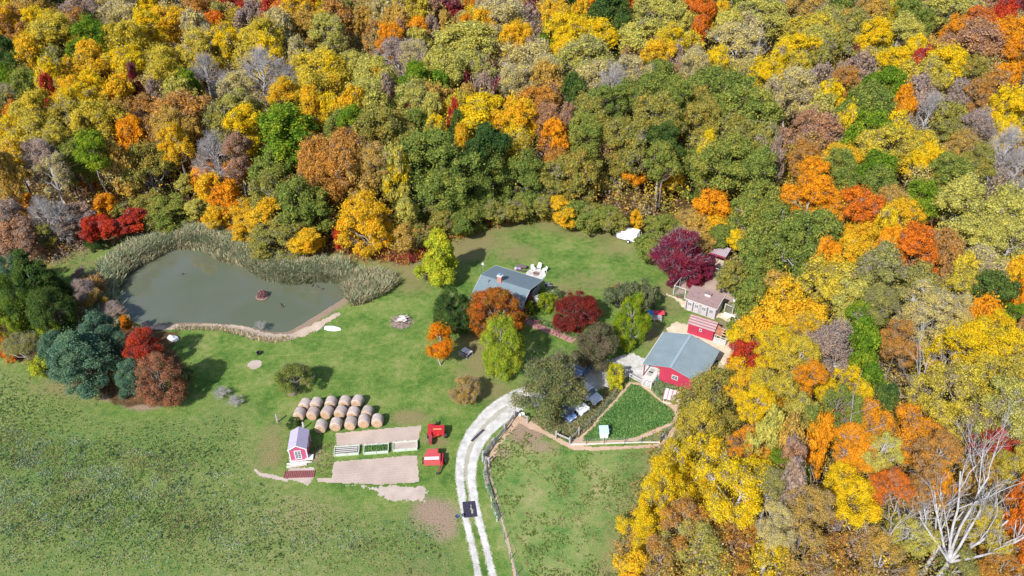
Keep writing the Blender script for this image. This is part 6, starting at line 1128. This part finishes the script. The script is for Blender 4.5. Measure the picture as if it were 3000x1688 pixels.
# ================================================================== fences
postw = solid('grey_post_wood', (.38,.36,.38), .9, .25, 4); PG = 'weathered post and plank fence sections'
def plank_fence(label, pts, h=1.35, rails=(.55, 1.0, 1.3), r='R4', thick=.16, rh=.2, mat=None):
    P = [g(r, x, y) for x, y in pts]; t = thing('plank_fence', label, 'fence', (P[0].x, P[0].y, 0), 0, PG)
    for p in P: q = p-P[0]; MB().cyl((q.x, q.y, h/2), thick*.7, h, 9).build('post', mat or postw, t)
    for a, b in zip(P[:-1], P[1:]):
        for z in rails: qa, qb = a-P[0], b-P[0]; MB().beam((qa.x, qa.y, z), (qb.x, qb.y, z), .06, rh).build('rail', mat or postw, t)
plank_fence('short plank fence with tall post beside the driveway tires', [(580,800),(705,870)], 1.3, (1.15,), rh=.16)
plank_fence('plank fence running along the driveway bend, upper panel', [(560,830),(465,965),(350,1110)], 1.5, (.5, .95), rh=.24)
plank_fence('plank fence along the driveway, lower slanting panel', [(335,1120),(232,1275)], 1.4, (.45, .85, 1.25), rh=.22)
plank_fence('plank fence corner below the slanting panel, with gate post', [(238,1235),(262,1400)], 1.3, (.5, 1.0), rh=.2)
plank_fence('post and beam fence corner left of the chicken run', [(1010,1035),(1155,1100),(1250,1000)], 1.5, (1.05,), rh=.26)
plank_fence('single dark leaning post and brace at the left meadow corner', [(270,1300),(300,1310)], 1.3, (1.1,), rh=.1)
def post(x, y, h, lab, r='R2', mat=None): p = g(r, x, y); t = thing('wooden_post', lab, 'post', (p.x, p.y, 0), 0, 'lone posts'); MB().cyl((0, 0, h/2), .1, h, 9).build('shaft', mat or postw, t); MB().cyl((.12, 0, h*.6), .05, h*.5, 6).build('strut', mat or postw, t)
post(365, 605, 1.45, 'lone weathered post left of the hay bales'); post(612, 665, 1.25, 'pale wooden post right behind the garden shed roof', mat=offwhite)
def wire_fence(label, pts, r, h=1.15, step=2.6, postmat=None, mesh=False, board=False, cat='fence', name='wire_fence', grp='wire fences around the meadow and pens', pr_=.045):
    P = [g(r, x, y) for x, y in pts]; t = thing(name, label, cat, (P[0].x, P[0].y, 0), 0, grp); wires = MB(); brd = MB()
    for a, b in zip(P[:-1], P[1:]):
        n = max(1, int((b-a).length/step)); d = (b-a)/n
        for i in range(n+(1 if b is P[-1] else 0)): q = a+d*i-P[0]; MB().cyl((q.x, q.y, h/2), pr_, h, 7).build('post', postmat or darkmetal, t)
        qa, qb = a-P[0], b-P[0]
        for z in ((.2, .45, .7, .95, h-.05) if not mesh else np.linspace(.1, h-.06, 9)): wires.beam((qa.x, qa.y, z), (qb.x, qb.y, z), .014)
        if mesh:
            m = int((b-a).length/.22)
            for i in range(m): q = a+(b-a)*(i/m)-P[0]; wires.beam((q.x, q.y, .05), (q.x, q.y, h-.05), .010)
            brd.beam((qa.x, qa.y, h), (qb.x, qb.y, h), .07)
        if board: brd.beam((qa.x, qa.y, .12), (qb.x, qb.y, .12), .04, .2)
    wires.build('wires', steel, t)
    if mesh or board: brd.build('top_rail' if mesh else 'base_board', offwhite, t)
wire_fence('long wire fence along the meadow side of the driveway', [(655,540),(700,700),(735,820),(780,950),(830,1130),(880,1300),(930,1449),(990,1650)], 'R6')
wire_fence('low wire fence with pale base board below the chicken run', [(1160,1100),(1330,1098),(1520,1092),(1740,1085),(1920,1078),(2115,1078)], 'R4', board=True, step=4)
wire_fence('wire fence closing the run at its forest side', [(2120,1075),(2180,1000),(2260,900)], 'R4', 1.2)
wire_fence('wire fence between the parking grass and the chicken run', [(1250,1000),(1380,880),(1560,680),(1700,480),(1780,400)], 'R4', 1.1)
TP_ = 'tall framed wire pens'
wire_fence('tall framed wire pen at the left of the chicken coop', [(1100,650),(1025,715),(962,790),(1080,830)], 'R5', 1.9, 1.9, offwhite, True, grp=TP_, pr_=.06)
wire_fence('tall framed wire fence panel right of the purple tree', [(1340,595),(1475,640),(1580,680)], 'R5', 1.9, 2.1, offwhite, True, grp=TP_, pr_=.06)
wire_fence('framed wire pen at the right end of the coop', [(1490,960),(1570,1000),(1590,930)], 'R5', 1.5, 1.5, offwhite, True, grp=TP_, pr_=.06)
gt = thing('metal_gate', 'white metal pipe gate standing at the concrete apron', 'gate', (*g('R4', 1925, 470)[:2], 0), 0); a, b = g('R4', 1925, 470), g('R4', 2010, 505); dd = b-a; q = MB()
for z in (.15, .4, .65, .9, 1.15): q.beam((0, 0, z), (dd.x, dd.y, z), .05)
for u in (0, .5, 1): q.beam((dd.x*u, dd.y*u, .1), (dd.x*u, dd.y*u, 1.2), .06)
q.build('gate_frame', white, gt)
plank_fence('white rail fence between yellow bush and pipe gate', [(1790,400),(1925,470)], 1.1, (.5, 1.0), rh=.08, mat=offwhite, thick=.1); plank_fence('white rail fence from pipe gate up to the barn wall', [(2015,505),(2085,400)], 1.2, (.4, .75, 1.1), rh=.08, mat=offwhite, thick=.1)
# grapevine rail covered with white blooms beside the driveway
rng = np.random.default_rng(12)
for i, (pts, lab) in enumerate((([(645,570),(665,680),(710,800)], 'long white flowering rail beside the driveway fence'), ([(715,855),(735,900),(760,975)], 'short white flowering rail below the long one'))):
    l = gp('R6', pts); P = along(l, .16, 420 if i == 0 else 260, 30+i); t = thing('flowering_rail', lab, 'rail', (l[0][0], l[0][1], 0), 0, 'flowering rails'); m_ = MB()
    for a, b in zip(l[:-1], l[1:]): m_.beam((*(a-l[0]), .75), (*(b-l[0]), .75), .12)
    for a in l: m_.beam((*(a-l[0]), 0), (*(a-l[0]), .85), .09)
    m_.build('pale_rail', offwhite, t); V, F = leaves_np(np.column_stack([P-l[0], rng.uniform(.6, .95, len(P))]), unit(rng.normal(size=(len(P), 3))+[0, 0, .5]), .13, rng); link('foliage', mesh_np('foliage', V, F, MATS['leaves_thistle']), t)
ty = thing('old_tire', 'old grey tire leaning on the fence corner of the run', 'tire', (*g('R4', 2155, 1030)[:2], .38), .6); ty.rotation_euler = (1.2, 0, .6); V = MB(); R_ = .36
for i in range(20):
    for k_ in range(8): a, b = 2*math.pi*i/20, 2*math.pi*k_/8; V.v.append(((R_+.11*math.cos(b))*math.cos(a), (R_+.11*math.cos(b))*math.sin(a), .11*math.sin(b)))
V.f = [(i*8+k_, ((i+1) % 20)*8+k_, ((i+1) % 20)*8+(k_+1) % 8, i*8+(k_+1) % 8) for i in range(20) for k_ in range(8)]; V.build('tread', solid('old_rubber', (.20,.20,.24), .8, .2), ty, smooth=True)
for i, (x, y, lab) in enumerate(((600,775,'dark milk can hung on the fence by the driveway'), (655,778,'shiny white basin on the fence by the driveway'), (628,790,'small white jug beside the shiny basin'))):
    t = thing('farm_can', lab, 'can', (*g('R4', x, y, 1.25)[:2], 1.26), 0, 'cans on the driveway fence'); MB().lathe([(.01,0),(.16,0),(.18,.2),(.1,.3),(.11,.36),(.01,.37)] if i != 1 else [(.01,0),(.2,.02),(.3,.16),(.27,.16),(.01,.05)], n=14).build('vessel', darkmetal if i == 0 else white, t)
wt = thing('water_tank', 'white water tank on a stand at the right end of the coop', 'water tank', (*g('R5', 1590, 940)[:2], 0)); MB().box((0, 0, 1.75), (.75, .5, .35)).build('tank', white, wt, bevel=.08)
for a in (-.3, .3):
    for b in (-.2, .2): MB().box((a, b, .79), (.06, .06, 1.58)).build('leg', wood_grey, wt)
tg = thing('feed_trough', 'long white feed trough on the straw below the coop', 'trough', (*g('R5', 1545, 1020)[:2], 0), math.radians(-33)); MB().box((0, 0, .12), (2.0, .5, .06)).box((0, .25, .25), (2.0, .05, .3)).box((0, -.25, .25), (2.0, .05, .3)).box((1.0, 0, .25), (.05, .45, .3)).box((-1.0, 0, .25), (.05, .45, .3)).build('trough_shell', white, tg)
bn = thing('white_bench', 'small white bench against the front wall of the coop', 'bench', (*g('R5', 1215, 945)[:2], 0), CR_); MB().box((0, 0, .4), (1.2, .35, .05)).build('seat', white, bn)
for a in (-.5, .5): MB().box((a, 0, .19), (.06, .3, .38)).build('leg', white, bn)
hp = rock('manure_heap', 'dark low heap outside the left pen corner', (*g('R5', 1030, 815)[:2], .0), (.8,.35,.3), 5, solid('dark_heap', (.13,.08,.06), .95, .3, 6), cat='heap')
sw = thing('yellow_sawhorse', 'small yellow frame on the grass beside the white suv', 'sawhorse', (*g('R4', 1545, 520)[:2], 0), math.radians(-25)); yel = solid('yellow_paint', (.75,.58,.06), .5, .1)
MB().beam((-.6, 0, .75), (.6, 0, .75), .07).build('crossbeam', offwhite, sw)
for a in (-.55, .55):
    for s in (-1, 1): MB().beam((a, 0, .75), (a, s*.3, 0), .05).build('leg', yel, sw)
ud = thing('water_pump', 'dark upright hand pump behind the white hen hut', 'pump', (*g('R4', 1565, 940)[:2], 0)); MB().cyl((0, 0, .5), .07, 1.0, 8).build('column', darkmetal, ud); MB().beam((0, 0, .95), (.4, .1, 1.05), .05).build('lever', darkmetal, ud); MB().cyl((.12, -.2, .15), .18, .3, 12).build('basin', offwhite, ud)
bs = thing('bird_house', 'white bird house on a pole at the far lawn edge', 'bird house', (*g('R3', 1103, 108)[:2], 0)); MB().cyl((0, 0, 1.0), .04, 2.0, 6).build('pole', steel, bs); MB().box((0, 0, 2.1), (.35, .35, .35)).build('box', white, bs); MB().prism([(-.26, 2.28), (0, 2.45), (.26, 2.28)], -.26, .26, 'Y').build('roof', offwhite, bs)

hs = gp('X', [(790,1042),(870,1040),(960,1032),(1060,1020),(1130,1006),(1165,990)]); hz = thing('garden_hose', 'thin tan hose lying across the lawn below the brush pile', 'hose', (hs[0][0], hs[0][1], 0)); hc = smooth_curve(hs, False, 8)
MB().tube([(*(p-hs[0]), .03) for p in hc], .017, 6).build('tube', solid('hose_tan', (.33,.28,.12), .7, .15), hz)
